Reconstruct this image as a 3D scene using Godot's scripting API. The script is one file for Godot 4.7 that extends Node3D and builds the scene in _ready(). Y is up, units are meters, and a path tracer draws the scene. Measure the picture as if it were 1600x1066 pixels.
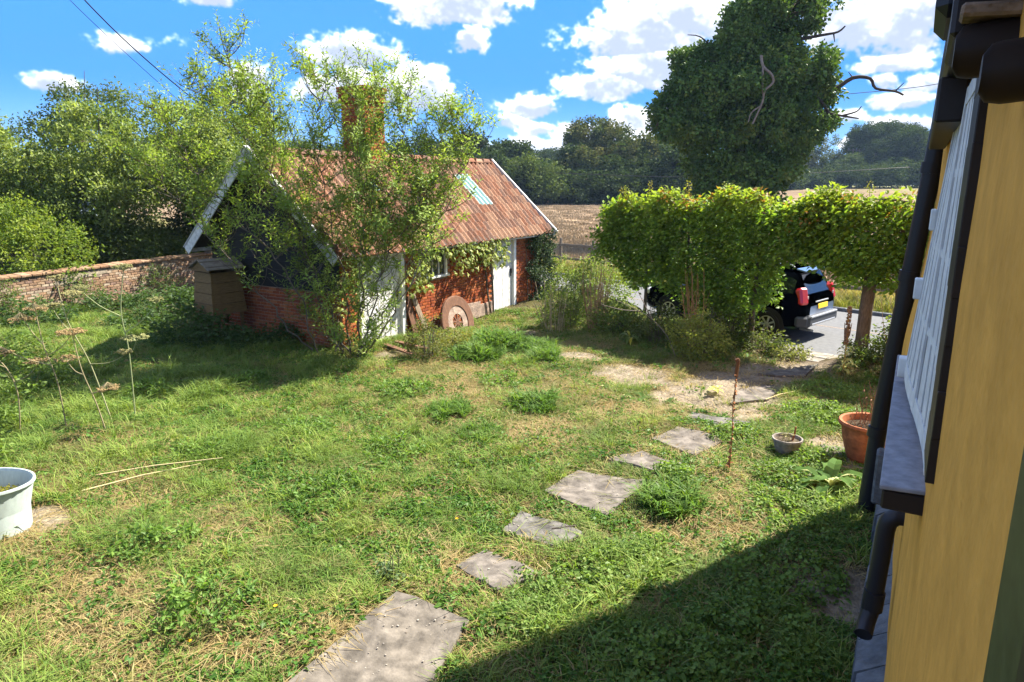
extends Node3D
# A cottage garden seen from an upstairs window: brick outhouse with pantiled roof, pleached hedge along the lane, parked car, ivy-clad tree.

class MB:
	var v := PackedVector3Array()
	var n := PackedVector3Array()
	var c := PackedColorArray()
	var ix := PackedInt32Array()
	var col := Color(1, 1, 1)

	func tri(a: Vector3, b: Vector3, d: Vector3) -> void:
		var nn := (b - a).cross(d - a).normalized()
		var k := v.size()
		v.push_back(a); v.push_back(b); v.push_back(d)
		n.push_back(nn); n.push_back(nn); n.push_back(nn)
		c.push_back(col); c.push_back(col); c.push_back(col)
		ix.push_back(k); ix.push_back(k + 2); ix.push_back(k + 1)

	func quad(a: Vector3, b: Vector3, d: Vector3, e: Vector3) -> void:
		var nn := (d - a).cross(e - b).normalized()
		var k := v.size()
		v.push_back(a); v.push_back(b); v.push_back(d); v.push_back(e)
		for i in 4:
			n.push_back(nn); c.push_back(col)
		ix.push_back(k); ix.push_back(k + 2); ix.push_back(k + 1)
		ix.push_back(k); ix.push_back(k + 3); ix.push_back(k + 2)

	# a box with bevelled edges
	func box(o: Vector3, s: Vector3, b := Basis.IDENTITY, bev := 0.0) -> void:
		var h := s * 0.5
		var e := minf(bev, minf(h.x, minf(h.y, h.z)) * 0.45)
		var ax: Array[Vector3] = [b.x, b.y, b.z]
		var hh: Array[float] = [h.x, h.y, h.z]
		for k in 3:
			var i := (k + 1) % 3
			var j := (k + 2) % 3
			for sg: float in [-1.0, 1.0]:
				var w := ax[k] * hh[k] * sg
				var p := ax[i] * (hh[i] - e)
				var q := ax[j] * (hh[j] - e)
				if sg > 0:
					quad(o + w - p - q, o + w + p - q, o + w + p + q, o + w - p + q)
				else:
					quad(o + w - p - q, o + w - p + q, o + w + p + q, o + w + p - q)
		if e <= 0.0:
			return
		for k in 3:
			var i := (k + 1) % 3
			var j := (k + 2) % 3
			for si: float in [-1.0, 1.0]:
				for sj: float in [-1.0, 1.0]:
					var along := ax[k] * (hh[k] - e)
					var p1 := o + ax[i] * hh[i] * si + ax[j] * (hh[j] - e) * sj
					var p2 := o + ax[i] * (hh[i] - e) * si + ax[j] * hh[j] * sj
					if si * sj > 0:
						quad(p1 - along, p2 - along, p2 + along, p1 + along)
					else:
						quad(p2 - along, p1 - along, p1 + along, p2 + along)
		for sx: float in [-1.0, 1.0]:
			for sy: float in [-1.0, 1.0]:
				for sz: float in [-1.0, 1.0]:
					var p1 := o + b.x * h.x * sx + b.y * (h.y - e) * sy + b.z * (h.z - e) * sz
					var p2 := o + b.x * (h.x - e) * sx + b.y * h.y * sy + b.z * (h.z - e) * sz
					var p3 := o + b.x * (h.x - e) * sx + b.y * (h.y - e) * sy + b.z * h.z * sz
					if sx * sy * sz > 0:
						tri(p1, p2, p3)
					else:
						tri(p1, p3, p2)

	# a smooth tube through points
	func tube(pts: PackedVector3Array, rad: PackedFloat32Array, sides := 6, cap := true) -> void:
		var k0 := v.size()
		var m := pts.size()
		var u := Vector3.ZERO
		for i in m:
			var t := (pts[mini(i + 1, m - 1)] - pts[maxi(i - 1, 0)]).normalized()
			if i == 0:
				u = t.cross(Vector3(0.31, 0.2, 0.93)).normalized()
			else:
				u = (u - t * u.dot(t)).normalized()
			var w := t.cross(u)
			for s in sides:
				var a := TAU * s / sides
				var d := u * cos(a) + w * sin(a)
				v.push_back(pts[i] + d * rad[i]); n.push_back(d); c.push_back(col)
		for i in m - 1:
			for s in sides:
				var a := k0 + i * sides + s
				var b := k0 + i * sides + (s + 1) % sides
				ix.push_back(a); ix.push_back(a + sides); ix.push_back(b)
				ix.push_back(b); ix.push_back(a + sides); ix.push_back(b + sides)
		if cap:
			for e in 2:
				var i := 0 if e == 0 else m - 1
				var t := (pts[0] - pts[1]).normalized() if e == 0 else (pts[m - 1] - pts[m - 2]).normalized()
				var k := v.size()
				v.push_back(pts[i]); n.push_back(t); c.push_back(col)
				for s in sides:
					v.push_back(v[k0 + i * sides + s]); n.push_back(t); c.push_back(col)
				for s in sides:
					if e == 0:
						ix.push_back(k); ix.push_back(k + 1 + s); ix.push_back(k + 1 + (s + 1) % sides)
					else:
						ix.push_back(k); ix.push_back(k + 1 + (s + 1) % sides); ix.push_back(k + 1 + s)

	# turned about an axis: profile points are (radius, height), from the bottom outside upwards
	func lathe(o: Vector3, prof: PackedVector2Array, sides := 24, b := Basis.IDENTITY) -> void:
		for i in prof.size() - 1:
			var p := prof[i]
			var q := prof[i + 1]
			var e := q - p
			var nr := Vector2(e.y, -e.x).normalized()
			var k := v.size()
			for s in sides + 1:
				var a := TAU * s / sides
				var d := b.x * cos(a) + b.z * sin(a)
				v.push_back(o + d * p.x + b.y * p.y); v.push_back(o + d * q.x + b.y * q.y)
				var nn := d * nr.x + b.y * nr.y
				n.push_back(nn); n.push_back(nn); c.push_back(col); c.push_back(col)
			for s in sides:
				var a := k + s * 2
				ix.push_back(a); ix.push_back(a + 2); ix.push_back(a + 1)
				ix.push_back(a + 1); ix.push_back(a + 2); ix.push_back(a + 3)

	func done(m: Material = null) -> ArrayMesh:
		var arr := []
		arr.resize(Mesh.ARRAY_MAX)
		arr[Mesh.ARRAY_VERTEX] = v
		arr[Mesh.ARRAY_NORMAL] = n
		arr[Mesh.ARRAY_COLOR] = c
		arr[Mesh.ARRAY_INDEX] = ix
		var am := ArrayMesh.new()
		am.add_surface_from_arrays(Mesh.PRIMITIVE_TRIANGLES, arr)
		if m:
			am.surface_set_material(0, m)
		return am


var M := {}
var R := RandomNumberGenerator.new()
var NA := FastNoiseLite.new()
var NB := FastNoiseLite.new()
var used := {}


func rr(a: float, b: float) -> float:
	return R.randf_range(a, b)


func rv(s := 1.0) -> Vector3:
	return Vector3(rr(-s, s), rr(-s, s), rr(-s, s))


func lin(r: float, g: float, b: float) -> Color:
	return Color(r, g, b).linear_to_srgb()


func sm(a: float, b: float, x: float) -> float:
	return smoothstep(a, b, x)


func noise_tex(freq: float, lo: float, hi: float, sd: int, normal := 0.0, oct := 5, size := 512) -> NoiseTexture2D:
	var f := FastNoiseLite.new()
	f.noise_type = FastNoiseLite.TYPE_SIMPLEX_SMOOTH
	f.seed = sd
	f.frequency = freq
	f.fractal_octaves = oct
	f.fractal_gain = 0.6
	var t := NoiseTexture2D.new()
	t.width = size
	t.height = size
	t.seamless = true
	t.noise = f
	if normal > 0.0:
		t.as_normal_map = true
		t.bump_strength = normal
	else:
		var g := Gradient.new()
		g.set_color(0, Color(lo, lo, lo))
		g.set_color(1, Color(hi, hi, hi))
		t.color_ramp = g
	return t


# a material: linear base colour, roughness, options
func mat(called: String, r: float, g: float, b: float, rough: float, o := {}) -> StandardMaterial3D:
	var m := StandardMaterial3D.new()
	m.resource_name = called
	m.albedo_color = lin(r, g, b)
	m.roughness = rough
	m.metallic = o.get("metal", 0.0)
	m.metallic_specular = o.get("spec", 0.35)
	m.cull_mode = BaseMaterial3D.CULL_DISABLED
	if o.has("tex"):
		m.albedo_texture = o.tex
		m.uv1_triplanar = true
		m.uv1_world_triplanar = o.get("world", true)
		var s = o.get("scale", 1.0)
		m.uv1_scale = s if s is Vector3 else Vector3(s, s, s)
	if o.has("nrm"):
		m.normal_enabled = true
		m.normal_texture = o.nrm
		m.normal_scale = o.get("ns", 1.0)
		m.uv1_triplanar = true
		m.uv1_world_triplanar = o.get("world", true)
		var s = o.get("scale", 1.0)
		m.uv1_scale = s if s is Vector3 else Vector3(s, s, s)
	if o.get("vc", false):
		m.vertex_color_use_as_albedo = true
	if o.has("back"):
		m.backlight_enabled = true
		m.backlight = lin(o.back, o.back, o.back * 0.45)
	if o.has("coat"):
		m.clearcoat_enabled = true
		m.clearcoat = o.coat
		m.clearcoat_roughness = 0.05
	M[called] = m
	return m


func numbered(called: String) -> String:
	if not used.has(called):
		used[called] = 0
		return called
	used[called] += 1
	return "%s_%03d" % [called, used[called]]


func tag(o: Node, label: String, category: String, group := "", kind := "") -> void:
	o.set_meta("label", label)
	if category:
		o.set_meta("category", category)
	if group:
		o.set_meta("group", group)
	if kind:
		o.set_meta("kind", kind)


func thing(called: String, label: String, category: String, at := Vector3.ZERO, turn := 0.0, group := "") -> Node3D:
	var o := Node3D.new()
	o.name = numbered(called)
	add_child(o, true)
	o.position = at
	o.rotation.y = turn
	tag(o, label, category, group)
	return o


func part(called: String, mesh: Mesh, m: Material, parent: Node, xf := Transform3D.IDENTITY) -> MeshInstance3D:
	var o := MeshInstance3D.new()
	var k := 0
	if not parent.has_meta("n_" + called):
		o.name = called
	else:
		k = parent.get_meta("n_" + called)
		o.name = "%s_%03d" % [called, k]
	parent.set_meta("n_" + called, k + 1)
	o.mesh = mesh
	if m:
		o.material_override = m
	o.transform = xf
	parent.add_child(o, true)
	return o


func built(called: String, mb: MB, m: Material, parent: Node, xf := Transform3D.IDENTITY) -> MeshInstance3D:
	return part(called, mb.done(), m, parent, xf)


func structure(called: String, mb: MB, m: Material, label: String) -> MeshInstance3D:
	var o := MeshInstance3D.new()
	o.name = numbered(called)
	o.mesh = mb.done()
	o.material_override = m
	add_child(o, true)
	o.set_meta("kind", "structure")
	o.set_meta("label", label)
	return o


# many copies of one mesh as one piece that nobody could count
func scatter(called: String, mesh: Mesh, m: Material, xfs: Array[Transform3D], cols: PackedColorArray, parent: Node) -> MultiMeshInstance3D:
	var mm := MultiMesh.new()
	mm.transform_format = MultiMesh.TRANSFORM_3D
	mm.use_colors = true
	mm.mesh = mesh
	mm.instance_count = xfs.size()
	for i in xfs.size():
		mm.set_instance_transform(i, xfs[i])
		mm.set_instance_color(i, cols[i])
	var o := MultiMeshInstance3D.new()
	if parent == self:
		o.name = numbered(called)
	elif parent.has_node(called):
		var k := 1
		while parent.has_node("%s_%03d" % [called, k]):
			k += 1
		o.name = "%s_%03d" % [called, k]
	else:
		o.name = called
	o.multimesh = mm
	o.material_override = m
	parent.add_child(o, true)
	o.set_meta("kind", "stuff")
	return o


func tint(a: Color, b: Color, t: float, vary := 0.15) -> Color:
	var k := 1.0 + rr(-vary, vary)
	var q := a.lerp(b, clampf(t, 0.0, 1.0))
	return Color(q.r * k, q.g * k, q.b * k)


func aim(dir: Vector3, roll := 0.0) -> Basis:
	# y along dir
	var y := dir.normalized()
	var x := y.cross(Vector3(0.13, 0.22, 0.97)).normalized()
	if x.length() < 0.1:
		x = Vector3.RIGHT
	x = x.rotated(y, roll)
	return Basis(x, y, x.cross(y))


func curve3(pts: Array[Vector3], steps: int) -> PackedVector3Array:
	var out := PackedVector3Array()
	var m := pts.size()
	for i in m - 1:
		var p0 := pts[maxi(i - 1, 0)]
		var p3 := pts[mini(i + 2, m - 1)]
		for k in steps:
			out.push_back(pts[i].cubic_interpolate(pts[i + 1], p0, p3, float(k) / steps))
	out.push_back(pts[m - 1])
	return out


func taper(count: int, a: float, b: float) -> PackedFloat32Array:
	var out := PackedFloat32Array()
	for i in count:
		out.push_back(lerpf(a, b, float(i) / maxf(1.0, count - 1.0)))
	return out


# a folded leaf: two or four triangles, base at o, length l along d, width w, upper side towards up
func leaf(mb: MB, o: Vector3, d: Vector3, up: Vector3, l: float, w: float, fold := 0.25, bend := 0.0) -> void:
	var s := d.cross(up).normalized()
	var u := s.cross(d).normalized()
	if bend == 0.0:
		var a := o + d * l * 0.45 + s * w * 0.5 + u * w * fold
		var b := o + d * l * 0.45 - s * w * 0.5 + u * w * fold
		var t := o + d * l
		mb.tri(o, a, t)
		mb.tri(o, t, b)
	else:
		var m1 := o + d * l * 0.5 - u * l * bend * 0.25
		var t := o + d * l * (1.0 - bend * 0.2) - u * l * bend
		var a := m1 + s * w * 0.5 + u * w * fold
		var b := m1 - s * w * 0.5 + u * w * fold
		mb.tri(o, a, m1); mb.tri(o, m1, b)
		mb.tri(a, t, m1); mb.tri(m1, t, b)


# a ball of leaves
func cluster(count: int, rad: float, l: float, w: float, flat := 0.5, sd := 1, bend := 0.0) -> ArrayMesh:
	R.seed = sd
	var mb := MB.new()
	for i in count:
		var p := rv().normalized() * rad * pow(R.randf(), 0.45)
		p.y *= 0.75
		var d := (p.normalized() * 0.6 + rv(0.8)).normalized()
		d.y = d.y * (1.0 - flat) - 0.12
		d = d.normalized()
		var up := (Vector3.UP * flat + rv(0.75) + p.normalized() * 0.3).normalized()
		var k := rr(0.72, 1.28)
		mb.col = Color(k * rr(0.93, 1.1), k, k * rr(0.8, 1.1))
		var z := rr(0.7, 1.15)
		leaf(mb, p, d, up, l * z, w * z, rr(0.1, 0.3), bend)
	return mb.done()


func tuft(count: int, spread: float, h: float, w: float, lean: float, sd: int) -> ArrayMesh:
	R.seed = sd
	var mb := MB.new()
	for i in count:
		var a := R.randf() * TAU
		var r := spread * sqrt(R.randf())
		var o := Vector3(cos(a) * r, -0.01, sin(a) * r)
		var az := a + rr(-1.2, 1.2)
		var out := Vector3(cos(az), 0, sin(az))
		var hh := h * rr(0.5, 1.15)
		var ll := lean * rr(0.3, 1.4)
		var side := Vector3(-out.z, 0, out.x) * w * 0.5 * rr(0.7, 1.3)
		var m1 := o + Vector3.UP * hh * 0.55 + out * hh * ll * 0.3
		var t := o + Vector3.UP * hh * (1.0 - ll * 0.25) + out * hh * ll
		var k := rr(0.7, 1.3)
		mb.col = Color(k * rr(0.9, 1.15), k, k * rr(0.8, 1.1))
		mb.tri(o - side, o + side, m1 + side * 0.8)
		mb.tri(o - side, m1 + side * 0.8, m1 - side * 0.8)
		mb.tri(m1 - side * 0.8, m1 + side * 0.8, t)
	return mb.done()


func _ready() -> void:
	# ---------------------------------------------------------------- camera, sky, sun, exposure
	var cam := Camera3D.new()
	cam.name = "camera"
	cam.position = Vector3(0, 3.6, 0)
	cam.rotation_degrees = Vector3(-12.8, 0, 0)
	cam.fov = 52.54
	cam.near = 0.03
	cam.far = 3000.0
	add_child(cam)
	cam.current = true

	var sun := DirectionalLight3D.new()
	sun.name = "sun"
	sun.light_energy = 1.25
	sun.light_color = Color(1.0, 0.97, 0.91)
	sun.light_angular_distance = 0.5
	sun.shadow_enabled = true
	add_child(sun)
	var sun_az := deg_to_rad(61.0)
	var sun_el := deg_to_rad(50.0)
	var to_sun := Vector3(sin(sun_az) * cos(sun_el), sin(sun_el), -cos(sun_az) * cos(sun_el))
	sun.look_at_from_position(to_sun * 10.0, Vector3.ZERO, Vector3.UP)

	var env := Environment.new()
	env.background_mode = Environment.BG_SKY
	var sky := Sky.new()
	var pano := PanoramaSkyMaterial.new()
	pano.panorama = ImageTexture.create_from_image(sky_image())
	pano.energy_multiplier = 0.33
	sky.sky_material = pano
	env.sky_rotation = Vector3(0, -PI * 0.5, 0)
	env.sky = sky
	env.tonemap_mode = Environment.TONE_MAPPER_LINEAR
	env.tonemap_exposure = 5.45
	env.ssao_enabled = true
	env.ssil_enabled = true
	env.sdfgi_enabled = true
	env.fog_enabled = true
	env.fog_density = 0.0002
	env.fog_light_color = Color(0.72, 0.84, 1.0)
	var we := WorldEnvironment.new()
	we.name = "environment"
	we.environment = env
	add_child(we)

	NA.seed = 11
	NA.noise_type = FastNoiseLite.TYPE_SIMPLEX_SMOOTH
	NA.frequency = 1.0
	NA.fractal_octaves = 3
	NB.seed = 29
	NB.noise_type = FastNoiseLite.TYPE_SIMPLEX_SMOOTH
	NB.frequency = 1.0
	NB.fractal_octaves = 1
	make_materials()

	# ---------------------------------------------------------------- large structure
	make_ground()
	make_road()
	make_fence()
	make_garden_wall()
	make_shed()
	make_house()
	make_far_trees()
	make_ivy_tree()
	make_left_trees()
	make_hedge()

	# ---------------------------------------------------------------- objects
	make_car()
	make_willow()
	make_slabs()
	make_props()
	make_plants()
	make_wires()

	# ---------------------------------------------------------------- small details
	make_lawn()


func sky_image() -> Image:
	var spots := [[-21.9,12.6,2.0,0.6,1],[-4.6,13.1,5.8,1.9,1],[-3.2,10.7,1.5,1.3,0.9],[-12.5,9.6,4.0,1.5,1],[-11.9,7.0,5.3,1.8,1],[-7.3,6.9,3.1,2.1,1],[-19.7,7.2,1.6,1.9,0.8],[-32.2,6.5,1.8,0.8,0.9],[-27.4,9.2,2.4,0.6,0.35],[10.3,10.9,5.9,3.1,1],[13.5,12.1,5.5,2.6,1],[7.5,7.4,3.7,1.3,1],[11.6,8.6,6.6,2.3,1],[1.5,5.8,2.5,1.1,1],[-0.3,4.9,1.6,0.7,0.8],[1.9,4.2,1.4,0.7,0.9],[1.4,2.8,3.3,1.0,0.9],[6.6,3.6,4.4,1.4,1],[9.3,4.9,1.9,1.2,1],[11.5,4.7,1.8,0.9,0.9]]
	spots += [[25.1,10.7,4.0,2.5,1],[27.7,10.4,3.2,2.8,1],[28.7,11.5,3.5,1.8,1],[27.4,8.0,2.6,0.8,0.8],[24.3,4.7,1.8,0.5,0.8],[27.4,5.6,1.6,0.6,0.7],[28.6,5.6,2.0,0.6,0.8],[29.6,6.7,1.8,0.8,0.8],[28.6,4.0,2.4,0.7,0.9],[26.1,2.8,1.9,0.6,0.8],[22.8,11.2,1.8,1.9,0.8],[27.1,7.0,1.1,0.7,0.6]]
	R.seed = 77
	for i in 300:  # broken cumulus carried on out of view, more clouds added to lift sky fill
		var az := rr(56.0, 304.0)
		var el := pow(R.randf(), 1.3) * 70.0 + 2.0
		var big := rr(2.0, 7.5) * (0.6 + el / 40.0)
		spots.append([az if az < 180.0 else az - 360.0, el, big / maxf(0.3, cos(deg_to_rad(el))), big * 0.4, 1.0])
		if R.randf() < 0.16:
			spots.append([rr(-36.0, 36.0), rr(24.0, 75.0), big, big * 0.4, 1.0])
	var f := FastNoiseLite.new()
	f.seed = 5
	f.noise_type = FastNoiseLite.TYPE_SIMPLEX_SMOOTH
	f.frequency = 0.26
	f.fractal_octaves = 5
	f.fractal_gain = 0.55
	var g := FastNoiseLite.new()
	g.seed = 9
	g.frequency = 0.5
	g.fractal_octaves = 4
	g.fractal_gain = 0.62
	var low := Image.create(512, 256, false, Image.FORMAT_RGB8)
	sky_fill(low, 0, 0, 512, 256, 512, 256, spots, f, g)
	low.resize(4096, 2048, Image.INTERPOLATE_CUBIC)
	var x0 := 3072 - 470
	var y0 := 1024 - 230
	var near_spots := spots.slice(0, 32)
	var hi := Image.create(940, 232, false, Image.FORMAT_RGB8)
	sky_fill(hi, x0, y0, 940, 232, 4096, 2048, near_spots, f, g)
	low.blit_rect(hi, Rect2i(0, 0, 940, 232), Vector2i(x0, y0))
	return low


func sky_fill(im: Image, x0: int, y0: int, w: int, h: int, fw: int, fh: int, spots: Array, f: FastNoiseLite, g: FastNoiseLite) -> void:
	var zen := Color(0.22, 0.48, 0.86)
	var mid := Color(0.295, 0.565, 0.905)
	var hor := Color(0.61, 0.775, 0.93)
	for y in h:
		var el := 90.0 - (y + y0 + 0.5) / fh * 180.0
		var base := mid.lerp(zen, sm(7.0, 45.0, el)).lerp(hor, 1.0 - sm(0.0, 8.0, el))
		if el < 0.0:
			for x in w:
				im.set_pixel(x, y, hor)
			continue
		var row := spots.filter(func(s): return absf(s[1] - el) < s[3] * 1.85)
		for x in w:
			var az := fposmod((x + x0 + 0.5) / fw * 360.0 - 270.0 + 180.0, 360.0) - 180.0
			var best := -1.0
			var top := 0.0
			for s in row:
				var dx: float = absf(az - s[0])
				if dx > 180.0:
					dx = 360.0 - dx
				dx /= s[2]
				if dx > 1.85:
					continue
				var dy: float = (el - s[1]) / s[3]
				if dy < 0.0:
					dy *= 1.25  # flatter bases
				var m: float = (1.0 - sqrt(dx * dx + dy * dy)) * s[4]
				if m > best:
					best = m
					top = dy
			if best < -0.8:
				im.set_pixel(x, y, base)
				continue
			var n1 := f.get_noise_2d(az * 1.0 + el * 0.35, el * 1.5)
			var n2 := g.get_noise_2d(az * 2.4 + 40.0, el * 3.2)
			var d := best * 1.0 + n1 * 0.55 + n2 * 0.30 + 0.06
			var a := sm(-0.04, 0.30, d)
			var lit := sm(-0.6, 0.6, top + n1 * 1.6 + n2 * 0.8 - (d - 0.4) * 0.9)
			var cl := Color(0.66, 0.70, 0.80).lerp(Color(1.0, 1.0, 1.0), lit)
			cl = cl.lerp(Color(0.93, 0.96, 1.0), 1.0 - sm(0.0, 5.0, el))
			im.set_pixel(x, y, base.lerp(cl, a * 0.97))


func make_materials() -> void:
	var fine := noise_tex(0.02, 0.62, 1.0, 3)
	var blot := noise_tex(0.006, 0.55, 1.0, 4)
	var streak := noise_tex(0.012, 0.6, 1.0, 6)
	var bump := noise_tex(0.03, 0, 1, 7, 6.0)
	var soft := noise_tex(0.008, 0, 1, 8, 5.0)
	M["t_fine"] = fine
	mat("soil", 1, 1, 1, 0.95, {"vc": true, "tex": fine, "scale": 0.9, "nrm": bump, "ns": 1.6, "spec": 0.1})
	mat("field soil", 1, 1, 1, 0.95, {"vc": true, "tex": blot, "scale": Vector3(0.11, 0.11, 0.11), "spec": 0.1})
	mat("asphalt", 0.135, 0.137, 0.142, 0.9, {"tex": noise_tex(0.02, 0.86, 1.0, 23), "scale": 0.6, "nrm": bump, "ns": 0.12, "spec": 0.2})
	mat("concrete", 0.34, 0.31, 0.265, 0.9, {"tex": blot, "scale": 0.9, "nrm": bump, "ns": 0.7, "spec": 0.2})
	for i in 3:
		mat("slab%d" % i, [0.205, 0.20, 0.165][i], [0.18, 0.175, 0.155][i], [0.155, 0.145, 0.14][i], 0.92, {"tex": blot, "scale": 1.3, "nrm": bump, "ns": 0.4, "spec": 0.2})
	mat("grass", 1, 1, 1, 0.6, {"vc": true, "back": 0.8, "spec": 0.3})
	mat("leaf", 1, 1, 1, 0.5, {"vc": true, "back": 1.0, "spec": 0.33})
	mat("gloss leaf", 1, 1, 1, 0.5, {"vc": true, "back": 0.5, "spec": 0.3})
	mat("dull leaf", 1, 1, 1, 0.75, {"vc": true, "back": 0.6, "spec": 0.2})
	mat("stalk", 1, 1, 1, 0.8, {"vc": true, "spec": 0.2})
	mat("bark", 0.17, 0.14, 0.105, 0.9, {"tex": streak, "scale": Vector3(3, 0.6, 3), "nrm": bump, "ns": 1.5})
	mat("pale bark", 0.30, 0.265, 0.21, 0.85, {"tex": streak, "scale": Vector3(4, 1, 4), "nrm": bump, "ns": 1.0})
	mat("dead wood", 0.30, 0.25, 0.21, 0.85, {"tex": streak, "scale": Vector3(2, 0.6, 2)})
	mat("dark wood", 0.065, 0.052, 0.042, 0.85, {"tex": streak, "scale": Vector3(2, 0.6, 2)})
	mat("fence wood", 0.27, 0.23, 0.18, 0.85, {"tex": streak, "scale": Vector3(1, 3, 1)})
	mat("post wood", 0.20, 0.145, 0.095, 0.85, {"tex": streak, "scale": Vector3(6, 0.9, 6), "nrm": bump, "ns": 1.0})
	mat("plank wood", 0.33, 0.25, 0.18, 0.85, {"tex": streak, "scale": Vector3(3, 1, 3)})
	mat("red wood", 0.20, 0.10, 0.06, 0.85, {"tex": streak, "scale": Vector3(3, 1, 3)})
	mat("bin wood", 0.24, 0.15, 0.06, 0.8, {"tex": streak, "scale": Vector3(1.2, 6, 1.2), "nrm": bump, "ns": 0.6})
	for i in 5:
		mat("brick%d" % i, [0.44, 0.49, 0.38, 0.52, 0.33][i], [0.125, 0.155, 0.10, 0.185, 0.095][i], [0.046, 0.06, 0.042, 0.075, 0.05][i], 0.9, {"tex": fine, "scale": 2.0, "nrm": bump, "ns": 1.0, "spec": 0.15})
		mat("old brick%d" % i, [0.40, 0.33, 0.46, 0.30, 0.54][i], [0.25, 0.215, 0.32, 0.20, 0.43][i], [0.155, 0.145, 0.21, 0.155, 0.32][i], 0.9, {"tex": blot, "scale": 2.0, "nrm": bump, "ns": 1.4, "spec": 0.15})
		mat("tile%d" % i, [0.30, 0.35, 0.235, 0.38, 0.26][i], [0.135, 0.175, 0.12, 0.22, 0.15][i], [0.078, 0.105, 0.078, 0.14, 0.105][i], 0.85, {"tex": fine, "scale": 1.6, "nrm": bump, "ns": 0.9, "spec": 0.25})
		mat("coping%d" % i, [0.36, 0.40, 0.31, 0.34, 0.42][i], [0.215, 0.26, 0.17, 0.20, 0.27][i], [0.12, 0.155, 0.095, 0.115, 0.17][i], 0.9, {"tex": blot, "scale": 2.0, "nrm": bump, "ns": 1.0})
	mat("mortar", 0.40, 0.29, 0.21, 0.95, {"tex": fine, "scale": 2.0, "nrm": bump, "ns": 1.0})
	mat("old mortar", 0.42, 0.35, 0.26, 0.95, {"tex": blot, "scale": 1.5, "nrm": bump, "ns": 1.4})
	mat("render", 0.46, 0.34, 0.27, 0.95, {"tex": blot, "scale": 1.6, "nrm": bump, "ns": 1.2})
	mat("white paint", 0.78, 0.79, 0.78, 0.55, {"tex": noise_tex(0.01, 0.82, 1.0, 12), "scale": 1.2, "nrm": soft, "ns": 0.2})
	mat("worn white", 0.84, 0.84, 0.82, 0.7, {"tex": noise_tex(0.015, 0.62, 1.0, 13), "scale": Vector3(1.5, 0.7, 1.5), "nrm": soft, "ns": 0.3})
	mat("black board", 0.018, 0.018, 0.02, 0.6, {"tex": streak, "scale": Vector3(1, 5, 1), "nrm": bump, "ns": 0.5})
	mat("dark brown", 0.022, 0.016, 0.014, 0.45, {"nrm": soft, "scale": 1.0, "ns": 0.2})
	mat("black plastic", 0.016, 0.016, 0.02, 0.36, {"nrm": soft, "scale": 3.0, "ns": 0.12})
	mat("yellow render", 0.80, 0.405, 0.08, 0.9, {"tex": noise_tex(0.01, 0.84, 1.0, 15), "scale": Vector3(0.8, 0.55, 0.8), "nrm": bump, "ns": 0.35, "spec": 0.2})
	mat("sill lead", 0.30, 0.31, 0.35, 0.6, {"tex": noise_tex(0.01, 0.75, 1.0, 16), "scale": 2.0})
	mat("slate", 0.17, 0.185, 0.21, 0.75, {"tex": blot, "scale": 2.2, "nrm": bump, "ns": 1.0})
	mat("olive paint", 0.075, 0.085, 0.032, 0.5, {"tex": fine, "scale": 2.0})
	mat("terracotta", 0.46, 0.155, 0.062, 0.8, {"tex": blot, "scale": 2.5, "nrm": soft, "ns": 0.3})
	mat("grey pot", 0.33, 0.29, 0.255, 0.85, {"tex": blot, "scale": 4.0})
	mat("galvanised", 0.46, 0.53, 0.51, 0.5, {"metal": 0.2, "tex": noise_tex(0.012, 0.86, 1.0, 18), "scale": Vector3(3.0, 0.8, 3.0), "nrm": soft, "ns": 0.1})
	mat("rust", 0.17, 0.075, 0.035, 0.9, {"tex": fine, "scale": 5.0})
	mat("car paint", 0.11, 0.17, 0.29, 0.3, {"metal": 0.3, "coat": 1.0, "spec": 0.5})
	mat("grey plastic", 0.055, 0.06, 0.07, 0.55)
	mat("silver", 0.62, 0.63, 0.65, 0.3, {"metal": 0.8})
	mat("tyre", 0.018, 0.018, 0.019, 0.85)
	mat("red lamp", 0.62, 0.012, 0.012, 0.15, {"coat": 1.0})
	mat("clear lamp", 0.72, 0.72, 0.70, 0.12, {"coat": 1.0})
	mat("yellow plate", 0.82, 0.52, 0.03, 0.5)
	mat("dark glass", 0.012, 0.016, 0.02, 0.04, {"spec": 0.6})
	mat("house glass", 0.03, 0.035, 0.04, 0.05, {"spec": 0.5})
	mat("glass tile", 0.16, 0.33, 0.33, 0.55, {"spec": 0.4, "tex": noise_tex(0.02, 0.75, 1.0, 21), "scale": 3.0})
	mat("slate blue roof", 0.46, 0.55, 0.62, 0.6, {"tex": fine, "scale": 0.7})


# distance from the lane's edge line (across) and along the lane
func across(x: float, z: float) -> float:
	return x * 0.722 - z * 0.692


func along(x: float, z: float) -> float:
	return x * 0.692 + z * 0.722


func lane(s: float, n: float, y := 0.0) -> Vector3:
	return Vector3(s * 0.692 + n * 0.722, y, s * 0.722 - n * 0.692)


func lane_edge(s: float) -> float:
	return 2.6 * (1.0 - sm(-13.5, -9.5, s))


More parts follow.
